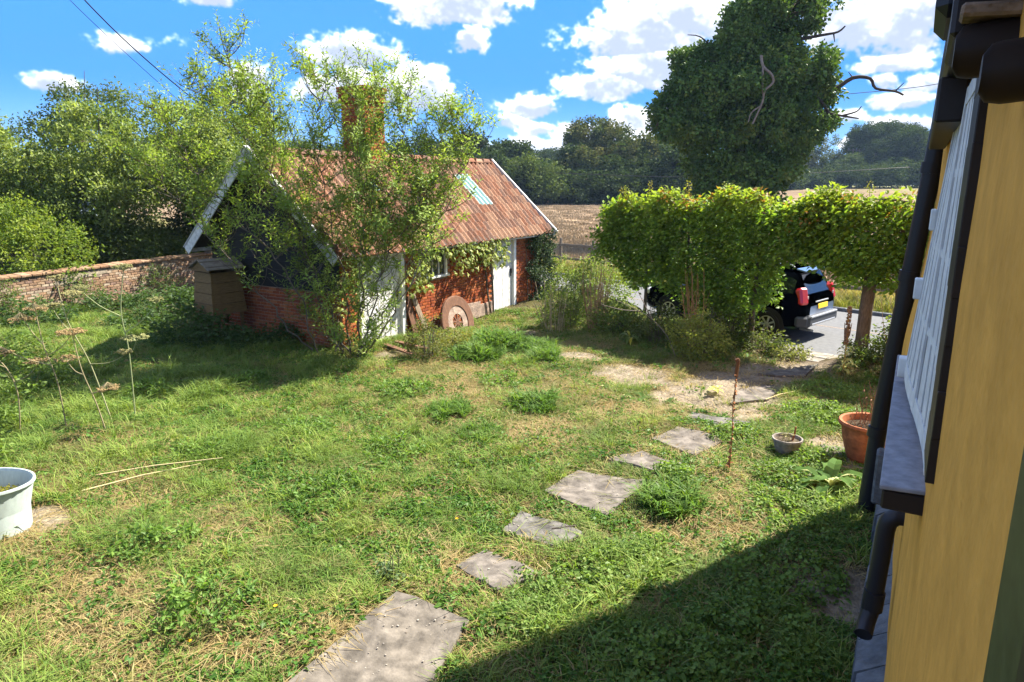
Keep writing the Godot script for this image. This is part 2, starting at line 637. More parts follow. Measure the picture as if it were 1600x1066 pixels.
func gh(x: float, z: float) -> float:
	var n := across(x, z)
	var s := along(x, z)
	var d := sqrt(x * x + z * z)
	var h := 0.0
	if n < 14.3:
		h += (1.0 - sm(13.2, 14.2, n)) * (0.055 * NB.get_noise_2d(x * 0.45, z * 0.45) + 0.022 * NB.get_noise_2d(x * 1.7 + 9.0, z * 1.7))
	if n > 11.5 and n < 17.0:
		var gap := maxf(exp(-pow((s + 6.1) / 0.95, 4.0)), 1.0 - sm(-12.2, -11.2, s))
		h += 0.30 * exp(-pow((n - 14.25) / 0.62, 2.0)) * (1.0 - gap)
	h -= 0.26 * exp(-(pow(x - 0.2, 2.0) + pow(z + 18.3, 2.0)) / 5.0)
	h -= 0.04 * sm(14.8, 15.1, n - lane_edge(s)) * (1.0 - sm(20.4, 20.6, n))
	h += 0.07 * sm(20.5, 20.7, n)
	if d > 40.0:
		h += 2.4 * sm(60.0, 260.0, d) * sm(0.18, 0.42, x / d)
		h += 0.35 * sm(40.0, 120.0, d)
	return h


var dirt_spots := [[3.9, -12.2, 1.05], [3.0, -11.4, 0.8], [4.9, -12.9, 0.9], [1.4, -14.3, 0.6], [2.4, -13.0, 0.95], [3.7, -10.6, 0.6], [5.9, -13.5, 0.8], [4.2, -11.3, 0.5], [0.2, -17.6, 0.6], [-2.6, -14.5, 0.5], [4.6, -9.3, 0.4], [-5.2, -6.9, 0.5], [2.9, -5.6, 0.6]]
var dry_spots := [[-0.3, -5.85, 0.5], [0.3, -6.4, 0.45], [0.95, -7.6, 0.6], [1.75, -8.5, 0.5], [2.5, -9.2, 0.6], [2.1, -6.6, 0.7], [2.6, -7.4, 0.8], [1.9, -10.6, 0.9], [-1.2, -4.7, 0.6], [-3.9, -5.6, 0.9], [-5.0, -6.4, 0.7], [-4.4, -7.2, 0.6], [-5.9, -8.1, 0.8], [-3.2, -6.7, 0.5], [-2.4, -5.0, 0.5], [0.4, -9.8, 0.9], [0.9, -11.6, 0.9], [-0.6, -12.0, 0.8], [-1.4, -13.6, 1.0], [3.4, -13.2, 1.0], [-1.1, -10.6, 0.7], [-3.3, -5.0, 0.7], [-5.6, -8.9, 0.9], [-4.6, -7.9, 0.6], [-3.9, -4.6, 0.6], [5.2, -11.6, 0.7], [-0.4, -15.9, 0.8], [1.2, -15.6, 0.8]]


func spots_at(list: Array, x: float, z: float) -> float:
	var v := 0.0
	for d in list:
		var q: float = (pow(x - d[0], 2.0) + pow(z - d[1], 2.0)) / (d[2] * d[2])
		if q < 5.0:
			v = maxf(v, exp(-q))
	return v


func dirt_at(x: float, z: float) -> float:
	return sm(0.32, 0.62, spots_at(dirt_spots, x, z) + 0.28 * NA.get_noise_2d(x * 1.3, z * 1.3))


func axis_steps(a: float, b: float, step: float, far_a: float, far_b: float) -> PackedFloat32Array:
	var out := PackedFloat32Array()
	var low: Array[float] = []
	var q := a
	var d := step
	while q > far_a:
		d *= 1.16
		q -= d
		low.push_front(q)
	for v in low:
		out.push_back(v)
	q = a
	while q < b:
		out.push_back(q)
		q += step
	d = step
	while q < far_b:
		out.push_back(q)
		d *= 1.16
		q += d
	out.push_back(q)
	return out


func grid_mesh(xs: PackedFloat32Array, zs: PackedFloat32Array, height: Callable, paint: Callable) -> MB:
	var mb := MB.new()
	var w := xs.size()
	var hts := PackedFloat32Array()
	for z in zs:
		for x in xs:
			var h: float = height.call(x, z)
			hts.push_back(h)
			mb.v.push_back(Vector3(x, h, z))
			mb.c.push_back(paint.call(x, z))
	for j in zs.size():
		for i in w:
			var i0 := maxi(i - 1, 0)
			var i1 := mini(i + 1, w - 1)
			var j0 := maxi(j - 1, 0)
			var j1 := mini(j + 1, zs.size() - 1)
			var gx := (hts[j * w + i1] - hts[j * w + i0]) / (xs[i1] - xs[i0])
			var gz := (hts[j1 * w + i] - hts[j0 * w + i]) / (zs[j1] - zs[j0])
			mb.n.push_back(Vector3(-gx, 1, -gz).normalized())
	for j in zs.size() - 1:
		for i in w - 1:
			var a := j * w + i
			mb.ix.push_back(a); mb.ix.push_back(a + 1); mb.ix.push_back(a + w)
			mb.ix.push_back(a + 1); mb.ix.push_back(a + w + 1); mb.ix.push_back(a + w)
	return mb


func ground_paint(x: float, z: float) -> Color:
	var n := across(x, z)
	var k := 0.85 + 0.3 * NA.get_noise_2d(x * 2.0, z * 2.0)
	var c := Color(0.115, 0.105, 0.045)
	if n < 16.0:
		c = c.lerp(Color(0.24, 0.185, 0.095), sm(0.25, 0.7, spots_at(dry_spots, x, z)))
		c = c.lerp(Color(0.35, 0.29, 0.215), dirt_at(x, z))
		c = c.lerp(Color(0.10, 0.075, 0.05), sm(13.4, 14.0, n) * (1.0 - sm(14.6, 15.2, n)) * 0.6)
	else:
		c = Color(0.17, 0.18, 0.06)
		c = c.lerp(Color(0.34, 0.27, 0.14), sm(22.0, 23.4, n + 0.5 * NA.get_noise_2d(x, z)))
	return Color(c.r * k, c.g * k, c.b * k)


func make_ground() -> void:
	var mb := grid_mesh(axis_steps(-15.0, 10.0, 0.13, -900.0, 900.0), axis_steps(-21.0, -3.0, 0.13, -1500.0, 150.0), func(x: float, z: float) -> float: return gh(x, z) - 0.5 * sm(23.9, 24.9, across(x, z)), ground_paint)
	structure("ground", mb, M["soil"], "rough lawn and earth of the cottage garden running out to the fields")
	# the stubble field across the lane
	var ns := PackedFloat32Array()
	var q := 23.9
	var d := 0.6
	while q < 900.0:
		ns.push_back(q)
		q += d
		d *= 1.05
	var f := MB.new()
	var cols := 90
	for j in ns.size():
		for i in cols + 1:
			var t := float(i) / cols * 2.0 - 1.0
			var p := lane(t * (60.0 + ns[j] * 1.5) - ns[j] * 0.2, ns[j])
			f.v.push_back(Vector3(p.x, gh(p.x, p.z) + 0.03, p.z))
			f.n.push_back(Vector3.UP)
			var k := 0.9 + 0.2 * NA.get_noise_2d(p.x * 0.05, p.z * 0.05) + 0.12 * NA.get_noise_2d(p.x * 0.4, p.z * 0.4)
			var e := sm(60.0, 130.0, p.x - 0.2 * p.z * 0.0)
			var c := Color(0.30, 0.215, 0.14).lerp(Color(0.27, 0.28, 0.12), e)
			f.c.push_back(Color(c.r * k, c.g * k, c.b * k))
	for j in ns.size() - 1:
		for i in cols:
			var a := j * (cols + 1) + i
			var b := a + cols + 1
			f.ix.push_back(a); f.ix.push_back(b); f.ix.push_back(a + 1)
			f.ix.push_back(a + 1); f.ix.push_back(b); f.ix.push_back(b + 1)
	structure("stubble_field", f, M["field soil"], "brown stubble field beyond the lane and its fence")
	# rows of stubble as real relief
	R.seed = 5
	var st := MB.new()
	for i in 10:
		var o := Vector3(rr(-0.1, 0.1), 0, rr(-0.5, 0.5))
		var k := rr(0.7, 1.2)
		st.col = Color(k, k, k)
		var up := Vector3(rr(-0.03, 0.03), rr(0.08, 0.16), rr(-0.03, 0.03))
		st.tri(o - Vector3(0.02, 0, 0), o + Vector3(0.02, 0, 0), o + up)
		st.tri(o - Vector3(0, 0, 0.03), o + Vector3(0, 0, 0.03), o + up)
	var xfs: Array[Transform3D] = []
	var cs := PackedColorArray()
	for i in 16000:
		var n := 24.3 + pow(R.randf(), 1.7) * 75.0
		var s := rr(-0.95, 0.75) * (n + 8.0)
		n = floorf(n / 0.55) * 0.55 + rr(-0.06, 0.06)
		var p := lane(s, n)
		p.y = gh(p.x, p.z) + 0.03
		xfs.push_back(Transform3D(Basis(Vector3.UP, 0.765 + PI * 0.5).scaled(Vector3.ONE * rr(0.8, 1.5)), p))
		cs.push_back(tint(Color(0.34, 0.25, 0.15), Color(0.50, 0.40, 0.25), R.randf()))
	scatter("field_stubble", st.done(), M["stalk"], xfs, cs, self).set_meta("label", "dry stubble standing in rows on the field")


func make_road() -> void:
	var mb := MB.new()
	for i in 240:
		var s0 := -120.0 + i * 1.0
		mb.quad(lane(s0, 15.0 + lane_edge(s0), 0.004), lane(s0 + 1.0, 15.0 + lane_edge(s0 + 1.0), 0.004), lane(s0 + 1.0, 20.5, 0.004), lane(s0, 20.5, 0.004))
	structure("road", mb, M["asphalt"], "sunlit grey lane passing the garden hedge")
	var k := MB.new()
	for i in 60:
		var s0 := -60.0 + i * 1.5
		k.box(lane(s0 + 0.75, 20.57, 0.03), Vector3(1.49, 0.15, 0.13), Basis(Vector3(0.692, 0, 0.722), Vector3.UP, Vector3(-0.722, 0, 0.692)), 0.02)
	structure("kerb", k, M["slate"], "low stone kerb on the far side of the lane")
	var a := MB.new()
	var b := Basis(Vector3(0.692, 0, 0.722), Vector3.UP, Vector3(-0.722, 0, 0.692))
	for i in 4:
		a.box(lane(-7.15 + i * 0.62, 14.72, 0.006), Vector3(0.60, 0.05, 0.46), b, 0.012)
	a.box(lane(-6.25, 14.28, -0.002), Vector3(1.45, 0.05, 0.36), b, 0.012)
	structure("path_threshold", a, M["concrete"], "worn concrete threshold where the garden path meets the lane")
	var l := MB.new()
	for i in 20:
		var s0 := -30.0 + i * 3.0
		l.quad(lane(s0, 17.98, 0.008), lane(s0 + 2.8, 17.98, 0.008), lane(s0 + 2.8, 18.03, 0.008), lane(s0, 18.03, 0.008))
	structure("road_seam", l, M["mortar"], "pale seam along the middle of the lane")


func make_fence() -> void:
	var t := thing("post_and_rail_fence", "weathered wooden post and rail fence on the far verge of the lane", "fence", lane(-4.0, 22.3, 0.07), -0.806)
	R.seed = 31
	for i in 18:
		var x := -18.0 + i * 1.8
		var p := MB.new()
		p.box(Vector3(0, 0.62, 0), Vector3(0.11, 1.3, 0.09), Basis(Vector3(0, 0, 1), rr(-0.03, 0.03)), 0.012)
		built("post", p, M["fence wood"], t, Transform3D(Basis.IDENTITY, Vector3(x, 0, 0)))
		for y: float in [0.42, 0.98]:
			var r := MB.new()
			r.box(Vector3(0.9, y + rr(-0.02, 0.02), 0.067), Vector3(1.79, 0.11, 0.04), Basis(Vector3(0, 0, 1), rr(-0.012, 0.012)), 0.008)
			built("rail", r, M["fence wood"], t, Transform3D(Basis.IDENTITY, Vector3(x, 0, 0)))
	# bank of grass and low growth along the fence
	var g := tuft(16, 0.12, 0.34, 0.012, 0.6, 41)
	var xfs: Array[Transform3D] = []
	var cs := PackedColorArray()
	for i in 5000:
		var p := lane(rr(-24.0, 6.0), 20.8 + rr(0.0, 3.2))
		p.y = gh(p.x, p.z)
		xfs.push_back(Transform3D(Basis(Vector3.UP, R.randf() * TAU).scaled(Vector3.ONE * rr(0.6, 1.5)), p))
		cs.push_back(tint(Color(0.14, 0.18, 0.035), Color(0.38, 0.30, 0.13), R.randf() + sm(21.5, 23.0, across(p.x, p.z)) * 0.5 - 0.3, 0.25))
	scatter("verge_grass", g, M["grass"], xfs, cs, self).set_meta("label", "long grass on the far verge along the fence")


# --------------------------------------------------------------------- bricks
func brick_mesh(l: float, h: float, sd: int) -> ArrayMesh:
	R.seed = sd
	var mb := MB.new()
	mb.box(Vector3(0, 0, 0), Vector3(l, h, 0.05), Basis(Vector3(0, 0, 1), rr(-0.006, 0.006)), 0.006)
	return mb.done()


# fills a wall face (origin lower left, x along, z outward) with bricks; holes are [x0, y0, x1, y1]; the nearest go in singly
func lay_bricks(parent: Node, face: Transform3D, w: float, h: float, holes: Array, mats: String, single: Callable, bl := 0.225, bh := 0.075, sd := 1, rough := 0.003) -> void:
	var meshes: Array[ArrayMesh] = []
	for i in 4:
		meshes.push_back(brick_mesh(bl - 0.012, bh - 0.012, sd + i))
	var half := brick_mesh(bl * 0.5 - 0.012, bh - 0.012, sd + 7)
	R.seed = sd
	var rest := {}
	var rows := int(h / bh)
	for r in rows:
		var y := (r + 0.5) * bh
		var x := -bl * 0.5 * (r % 2)
		while x < w - 0.02:
			var l := bl
			var x0 := x
			if x < 0.0:
				x0 = 0.0
				l = bl * 0.5
			elif x + bl > w:
				l = bl * 0.5
				if x + l > w + 0.02:
					break
			x += bl
			var cx := x0 + l * 0.5
			var skip := false
			for q in holes:
				if cx + l * 0.4 > q[0] and cx - l * 0.4 < q[2] and y + bh * 0.4 > q[1] and y - bh * 0.4 < q[3]:
					skip = true
			if skip:
				continue
			var b := Basis(Vector3.UP, rr(-0.012, 0.012)) * Basis(Vector3(0, 0, 1), rr(-0.008, 0.008))
			var xf := face * Transform3D(b, Vector3(cx + rr(-0.002, 0.002), y + rr(-0.002, 0.002), -0.014 + rr(-rough, rough)))
			var me := half if l < bl else meshes[R.randi() % 4]
			var k := R.randi() % 5
			if single.call(cx, y):
				part("brick", me, M["%s%d" % [mats, k]], parent, xf)
			else:
				var key := "%d_%d" % [k, 1 if l < bl else 0]
				if not rest.has(key):
					rest[key] = [me, k, [] as Array[Transform3D]]
				rest[key][2].push_back(xf)
	for key in rest:
		var e = rest[key]
		var cs := PackedColorArray()
		cs.resize(e[2].size())
		cs.fill(Color.WHITE)
		scatter("brickwork", e[0], M["%s%d" % [mats, e[1]]], e[2], cs, parent)


func make_garden_wall() -> void:
	# runs behind the outhouse, parallel to it
	var at := Vector3(-14.65, 0, -16.55)
	var t := thing("garden_wall", "old brick garden wall with a tiled coping below the fruit trees", "wall", at, 1.187)
	var len := 17.0
	var mb := MB.new()
	mb.box(Vector3(len * 0.5, 0.48, -0.12), Vector3(len, 1.2, 0.2), Basis.IDENTITY)
	built("wall_core", mb, M["old mortar"], t)
	lay_bricks(t, Transform3D(Basis.IDENTITY, Vector3(0, -0.1, 0.0)), len, 1.18, [], "old brick", func(x: float, y: float) -> bool: return x > 1.2 and x < 8.2 and y > 0.42, 0.225, 0.075, 200, 0.007)
	R.seed = 17
	for i in 57:
		var c := MB.new()
		c.box(Vector3(i * 0.3 + 0.15, 1.115 + rr(-0.006, 0.006), -0.11), Vector3(0.292, 0.07, 0.36), Basis(Vector3(1, 0, 0), 0.12 + rr(-0.02, 0.02)) * Basis(Vector3.UP, rr(-0.02, 0.02)), 0.015)
		built("coping_tile", c, M["coping%d" % (R.randi() % 5)], t)
	# a smear of old limewash
	var p := MB.new()
	p.box(Vector3(4.6, 0.93, 0.014), Vector3(1.5, 0.16, 0.012), Basis(Vector3(0, 0, 1), 0.06), 0.004)
	p.box(Vector3(4.0, 0.79, 0.014), Vector3(0.7, 0.12, 0.012), Basis(Vector3(0, 0, 1), 0.02), 0.004)
	built("limewash", p, M["old mortar"], t)


func pantile(sd: int) -> ArrayMesh:
	R.seed = sd
	var mb := MB.new()
	var w := 0.232
	var l := 0.37
	var prev := Vector2.ZERO
	var seg := 7
	for i in seg + 1:
		var t := float(i) / seg
		var p := Vector2((t - 0.5) * w, 0.032 * cos(TAU * (t * 0.97 + 0.06)))
		if i > 0:
			var a := Vector3(prev.x, prev.y, -l * 0.5)
			var b := Vector3(p.x, p.y, -l * 0.5)
			var c := Vector3(p.x, p.y, l * 0.5)
			var d := Vector3(prev.x, prev.y, l * 0.5)
			mb.quad(d, c, b, a)
			mb.quad(d - Vector3(0, 0.034, 0), c - Vector3(0, 0.034, 0), c, d)
		prev = p
	return mb.done()


func make_shed() -> void:
	var t := thing("brick_outhouse", "low red brick outhouse with a pantiled roof and a brick chimney", "outhouse", Vector3(-3.73, 0, -14.89), deg_to_rad(59.0))
	# local x along the front towards the lane, z out towards the lawn
	var holes := [[0.55, -1.0, 2.12, 2.1], [2.72, 1.24, 3.92, 2.08], [6.12, -1.0, 7.42, 2.12]]
	var wl := MB.new()
	for q in [[0.0, -0.4, 0.55, 2.2], [0.55, 2.1, 2.12, 2.2], [2.12, -0.4, 2.72, 2.2], [2.72, -0.4, 3.92, 1.24], [2.72, 2.08, 3.92, 2.2], [3.92, -0.4, 6.12, 2.2], [6.12, 2.12, 7.42, 2.2], [7.42, -0.4, 9.1, 2.2]]:
		wl.box(Vector3((q[0] + q[2]) * 0.5, (q[1] + q[3]) * 0.5, -0.135), Vector3(q[2] - q[0], q[3] - q[1], 0.23))
	var front := built("front_wall", wl, M["mortar"], t)
	lay_bricks(front, Transform3D(Basis.IDENTITY, Vector3(0, -0.25, 0.0)), 9.1, 2.45, holes.map(func(q): return [q[0], q[1] + 0.25, q[2], q[3] + 0.25]), "brick", func(x: float, y: float) -> bool: return x > 2.0 and x < 6.2 and y > 0.28 and y < 1.9, 0.225, 0.075, 100)
	# gable ends and back
	var gb := MB.new()
	for x: float in [0.1, 9.0]:
		gb.box(Vector3(x, 0.85, -2.1), Vector3(0.2, 2.5, 3.9))
		for i in 22:
			var y := 2.1 + i * 0.1
			var hw := maxf(0.02, 2.12 - (y - 2.1 + 0.06) / 2.1 * 2.12)
			gb.box(Vector3(x, y + 0.05, -2.1), Vector3(0.198, 0.1, hw * 2.0))
	gb.box(Vector3(4.55, 0.85, -4.1), Vector3(9.1, 2.5, 0.2))
	var gable := built("gable_wall", gb, M["mortar"], t)
	lay_bricks(gable, Transform3D(Basis(Vector3.UP, -PI * 0.5), Vector3(0.0, -0.25, -4.2)), 4.2, 1.55, [], "brick", func(_x: float, _y: float) -> bool: return false, 0.225, 0.075, 150)
	var gp := Transform3D(Basis(Vector3.UP, PI * 0.5), Vector3(9.1, -0.25, 0))
	lay_bricks(gable, gp, 4.2, 2.45, [], "brick", func(_x: float, _y: float) -> bool: return false, 0.225, 0.075, 170)
	for i in 14:
		var y := 1.38 + i * 0.2
		var hw := 2.12 if y < 2.15 else maxf(0.05, 2.12 - (y - 2.05))
		var bd := MB.new()
		bd.box(Vector3(-0.03, y, -2.1), Vector3(0.03, 0.215, hw * 2.0), Basis(Vector3(0, 0, 1), 0.08), 0.004)
		built("weatherboard", bd, M["black board"], t)
	# lighter rendered patch low on the wall
	var rp := MB.new()
	rp.box(Vector3(5.35, 0.06, 0.022), Vector3(1.45, 0.36, 0.02), Basis(Vector3(0, 0, 1), 0.01), 0.008)
	rp.box(Vector3(5.05, 0.27, 0.020), Vector3(0.8, 0.14, 0.018), Basis(Vector3(0, 0, 1), -0.03), 0.008)
	built("render_patch", rp, M["render"], t)
	# roof
	var pitch := atan2(2.2, 2.4)
	var rl := sqrt(2.2 * 2.2 + 2.4 * 2.4)
	var deck := MB.new()
	for sd: float in [1.0, -1.0]:
		var bs := Basis(Vector3(1, 0, 0), pitch * sd)
		deck.box(Vector3(4.45, 3.16, -2.1 + 1.2 * sd), Vector3(9.7, 0.05, rl - 0.02), bs)
	var roof := built("roof", deck, M["dark wood"], t)
	var tiles: Array[ArrayMesh] = [pantile(1)]
	var cols := 41
	var rows := 10
	R.seed = 300
	for sd: float in [1.0, -1.0]:
		var bs := Basis(Vector3(1, 0, 0), pitch * sd)
		if sd < 0:
			bs = bs * Basis(Vector3.UP, PI)
		var rest := {}
		for r in rows:
			for c in cols:
				var x := -0.42 + (c + 0.5) * 0.2372
				var s := (r + 0.5) * rl / rows
				var lift := 0.045 + 0.012 * NB.get_noise_2d(x * 0.5, s * 0.8)
				var nrm := Vector3(0, cos(pitch), sin(pitch) * sd)
				var down := Vector3(0, -sin(pitch), cos(pitch) * sd)
				var p := Vector3(x, 4.28, -2.1) + down * (s + 0.02) + nrm * lift
				if sd > 0 and ((c >= 29 and c <= 31 and r >= 2 and r <= 5) or (c >= 12 and c <= 12 and r == 3)):
					continue
				var b := bs * Basis(Vector3(1, 0, 0), 0.105 + rr(-0.02, 0.02)) * Basis(Vector3.UP, rr(-0.025, 0.025))
				var k := R.randi() % 5
				var xf := Transform3D(b, p + nrm * rr(-0.004, 0.004))
				if sd > 0 and c >= 11:
					part("roof_tile", tiles[0], M["tile%d" % k], roof, xf)
				else:
					if not rest.has(k):
						rest[k] = [] as Array[Transform3D]
					rest[k].push_back(xf)
		for k in rest:
			var cs := PackedColorArray()
			cs.resize(rest[k].size())
			cs.fill(Color.WHITE)
			scatter("tiling", tiles[0], M["tile%d" % k], rest[k], cs, roof)
	# glass tiles let into the roof
	var bsf := Basis(Vector3(1, 0, 0), pitch)
	for q in [[29, 2], [30, 2], [31, 2], [29, 3], [30, 3], [31, 3], [29, 4], [30, 4], [31, 4], [29, 5], [30, 5], [31, 5], [12, 3]]:
		var x: float = -0.42 + (q[0] + 0.5) * 0.2372
		var s: float = (q[1] + 0.5) * rl / rows
		var p := Vector3(x, 4.28, -2.1) + Vector3(0, -sin(pitch), cos(pitch)) * (s + 0.02) + Vector3(0, cos(pitch), sin(pitch)) * 0.047
		part("glass_tile", tiles[0], M["glass tile"], roof, Transform3D(bsf * Basis(Vector3(1, 0, 0), 0.062), p))
	# ridge
	R.seed = 55
	for i in 21:
		var rg := MB.new()
		var seg := 8
		for k in seg:
			var a0 := PI * k / seg
			var a1 := PI * (k + 1) / seg
			var p0 := Vector3(0, sin(a0) * 0.12, cos(a0) * 0.14)
			var p1 := Vector3(0, sin(a1) * 0.12, cos(a1) * 0.14)
			var dx := Vector3(0.226, 0, 0)
			rg.quad(p0 - dx, p0 + dx, p1 + dx, p1 - dx)
		rg.box(Vector3(0.2, 0.02, 0), Vector3(0.05, 0.22, 0.29), Basis.IDENTITY, 0.05)
		built("ridge_tile", rg, M["tile%d" % (R.randi() % 5)], roof, Transform3D(Basis(Vector3(0, 0, 1), rr(-0.012, 0.012)), Vector3(-0.18 + i * 0.458, 4.29 + rr(-0.008, 0.008), -2.1)))
	# white bargeboards at both ends, fascia along the eaves
	for x: float in [-0.47, 9.37]:
		for sd: float in [1.0, -1.0]:
			var bb := MB.new()
			bb.box(Vector3(0, -0.035, 0), Vector3(0.03, 0.22, rl + 0.16), Basis.IDENTITY, 0.005)
			bb.box(Vector3(0, 0.085, 0), Vector3(0.075, 0.02, rl + 0.16), Basis.IDENTITY, 0.005)
			built("bargeboard", bb, M["worn white"], t, Transform3D(Basis(Vector3(1, 0, 0), pitch * sd), Vector3(x, 3.2, -2.1 + 1.24 * sd)))
	var fs := MB.new()
	fs.box(Vector3(4.45, 2.03, 0.235), Vector3(9.76, 0.07, 0.025), Basis(Vector3(0, 0, 1), -0.002), 0.004)
	fs.box(Vector3(4.45, 2.045, -4.44), Vector3(9.76, 0.09, 0.03), Basis.IDENTITY, 0.004)
	built("fascia", fs, M["worn white"], t)
	var so := MB.new()
	so.box(Vector3(4.45, 2.06, 0.11), Vector3(9.7, 0.02, 0.22))
	built("soffit", so, M["dark wood"], t)
	# chimney on the ridge
	var ch := MB.new()
	ch.box(Vector3(3.45, 4.6, -2.3), Vector3(0.74, 2.6, 0.74))
	ch.box(Vector3(3.45, 5.78, -2.3), Vector3(0.84, 0.22, 0.84))
	ch.box(Vector3(3.45, 5.97, -2.3), Vector3(0.90, 0.14, 0.90), Basis.IDENTITY, 0.02)
	var chim := built("chimney", ch, M["mortar"], t)
	for k in 4:
		var bs := Basis(Vector3.UP, PI * 0.5 * k)
		var face := Transform3D(bs, Vector3(3.45, 3.9, -2.3) + bs * Vector3(-0.39, 0, 0.39))
		lay_bricks(chim, face, 0.78, 1.8, [], "brick", func(_x: float, _y: float) -> bool: return false, 0.225, 0.075, 180 + k)
		var face2 := Transform3D(bs, Vector3(3.45, 5.67, -2.3) + bs * Vector3(-0.43, 0, 0.435))
		lay_bricks(chim, face2, 0.87, 0.225, [], "brick", func(_x: float, _y: float) -> bool: return false, 0.225, 0.075, 190 + k)
		var face3 := Transform3D(bs, Vector3(3.45, 5.90, -2.3) + bs * Vector3(-0.46, 0, 0.465))
		lay_bricks(chim, face3, 0.93, 0.15, [], "brick", func(_x: float, _y: float) -> bool: return false, 0.225, 0.075, 195 + k)
	# left door: wide, ledged planks in a frame
	shed_door(t, 0.55, 2.12, -0.22, 2.1, 7, 0.0)
	shed_door(t, 6.12, 7.42, -0.3, 2.12, 6, 0.0)
	# window with glazing bars
	var wf := MB.new()
	wf.box(Vector3(2.76, 1.66, -0.03), Vector3(0.07, 0.84, 0.08), Basis.IDENTITY, 0.006)
	wf.box(Vector3(3.88, 1.66, -0.03), Vector3(0.07, 0.84, 0.08), Basis.IDENTITY, 0.006)
	wf.box(Vector3(3.32, 2.05, -0.03), Vector3(1.05, 0.06, 0.08), Basis.IDENTITY, 0.006)
	wf.box(Vector3(3.32, 1.265, 0.0), Vector3(1.22, 0.05, 0.16), Basis.IDENTITY, 0.006)
	var win := built("window", wf, M["white paint"], t)
	var sz := 1.05 / 4.0
	for i in 3:
		var bar := MB.new()
		bar.box(Vector3(2.795 + sz * (i + 1), 1.655, -0.035), Vector3(0.026, 0.73, 0.035), Basis.IDENTITY, 0.004)
		built("glazing_bar", bar, M["white paint"], win)
	for i in 4:
		for j in 2:
			var pn := MB.new()
			pn.box(Vector3(2.795 + sz * (i + 0.5), 1.475 + j * 0.365, -0.05), Vector3(sz - 0.028, 0.35, 0.006))
			built("pane", pn, M["dark glass"], win)


func shed_door(t: Node3D, x0: float, x1: float, y0: float, y1: float, planks: int, _turn: float) -> void:
	var fr := MB.new()
	var f := 0.09
	fr.box(Vector3(x0 + f * 0.5 + 0.004, (y0 + y1) * 0.5, -0.02), Vector3(f, y1 - y0, 0.11), Basis.IDENTITY, 0.006)
	fr.box(Vector3(x1 - f * 0.5 - 0.004, (y0 + y1) * 0.5, -0.02), Vector3(f * 1.5, y1 - y0, 0.11), Basis.IDENTITY, 0.006)
	fr.box(Vector3((x0 + x1) * 0.5, y1 - f * 0.5, -0.021), Vector3(x1 - x0 - f * 2.2, f, 0.1), Basis.IDENTITY, 0.006)
	var d := built("door", fr, M["white paint"], t)
	var w := (x1 - x0 - f * 2.3) / planks
	R.seed = int(x0 * 100)
	for i in planks:
		var p := MB.new()
		p.box(Vector3(x0 + f + 0.006 + w * (i + 0.5), (y0 + 0.05 + y1 - f) * 0.5, -0.055 + rr(-0.002, 0.002)), Vector3(w - 0.006, y1 - f - y0 - 0.06, 0.03), Basis.IDENTITY, 0.005)
		built("door_plank", p, M["worn white"], d)
	var h := MB.new()
	h.box(Vector3(x1 - f * 2.4, 0.98, -0.025), Vector3(0.05, 0.24, 0.02), Basis.IDENTITY, 0.005)
	h.box(Vector3(x1 - f * 2.4, 1.02, 0.0), Vector3(0.02, 0.14, 0.03), Basis.IDENTITY, 0.008)
	built("latch", h, M["black plastic"], d)


# --------------------------------------------------------------------- the house at the right
func bulge(f: float, h: float) -> float:
	return 0.15 - 0.125 * sm(5.2, 7.4, f) * exp(-pow((h - 1.85) / 0.85, 2.0)) + 0.005 * NB.get_noise_2d(f * 1.4, h * 1.4)


func wlat(f: float, h: float) -> float:
	return 0.15 - 0.095 * sm(3.0, 4.6, f) * (1.0 - clampf((h - 2.5) / 1.5, 0.0, 1.0))


func wmap(f: float) -> float:
	return 2.99 + (f - 2.99) * 0.745


# a straight timber that follows the plane of the old window
func wplank(mb: MB, f0: float, f1: float, h0: float, h1: float, o0: float, o1: float) -> void:
	f0 = wmap(f0)
	f1 = wmap(f1)
	var p: Array[Vector3] = []
	for o: float in [o0, o1]:
		for q in [[f0, h0], [f1, h0], [f1, h1], [f0, h1]]:
			p.push_back(Vector3(q[0], q[1], wlat(q[0], q[1]) + o))
	mb.quad(p[1], p[0], p[3], p[2])
	mb.quad(p[4], p[5], p[6], p[7])
	mb.quad(p[0], p[1], p[5], p[4])
	mb.quad(p[2], p[3], p[7], p[6])
	mb.quad(p[1], p[2], p[6], p[5])
	mb.quad(p[3], p[0], p[4], p[7])


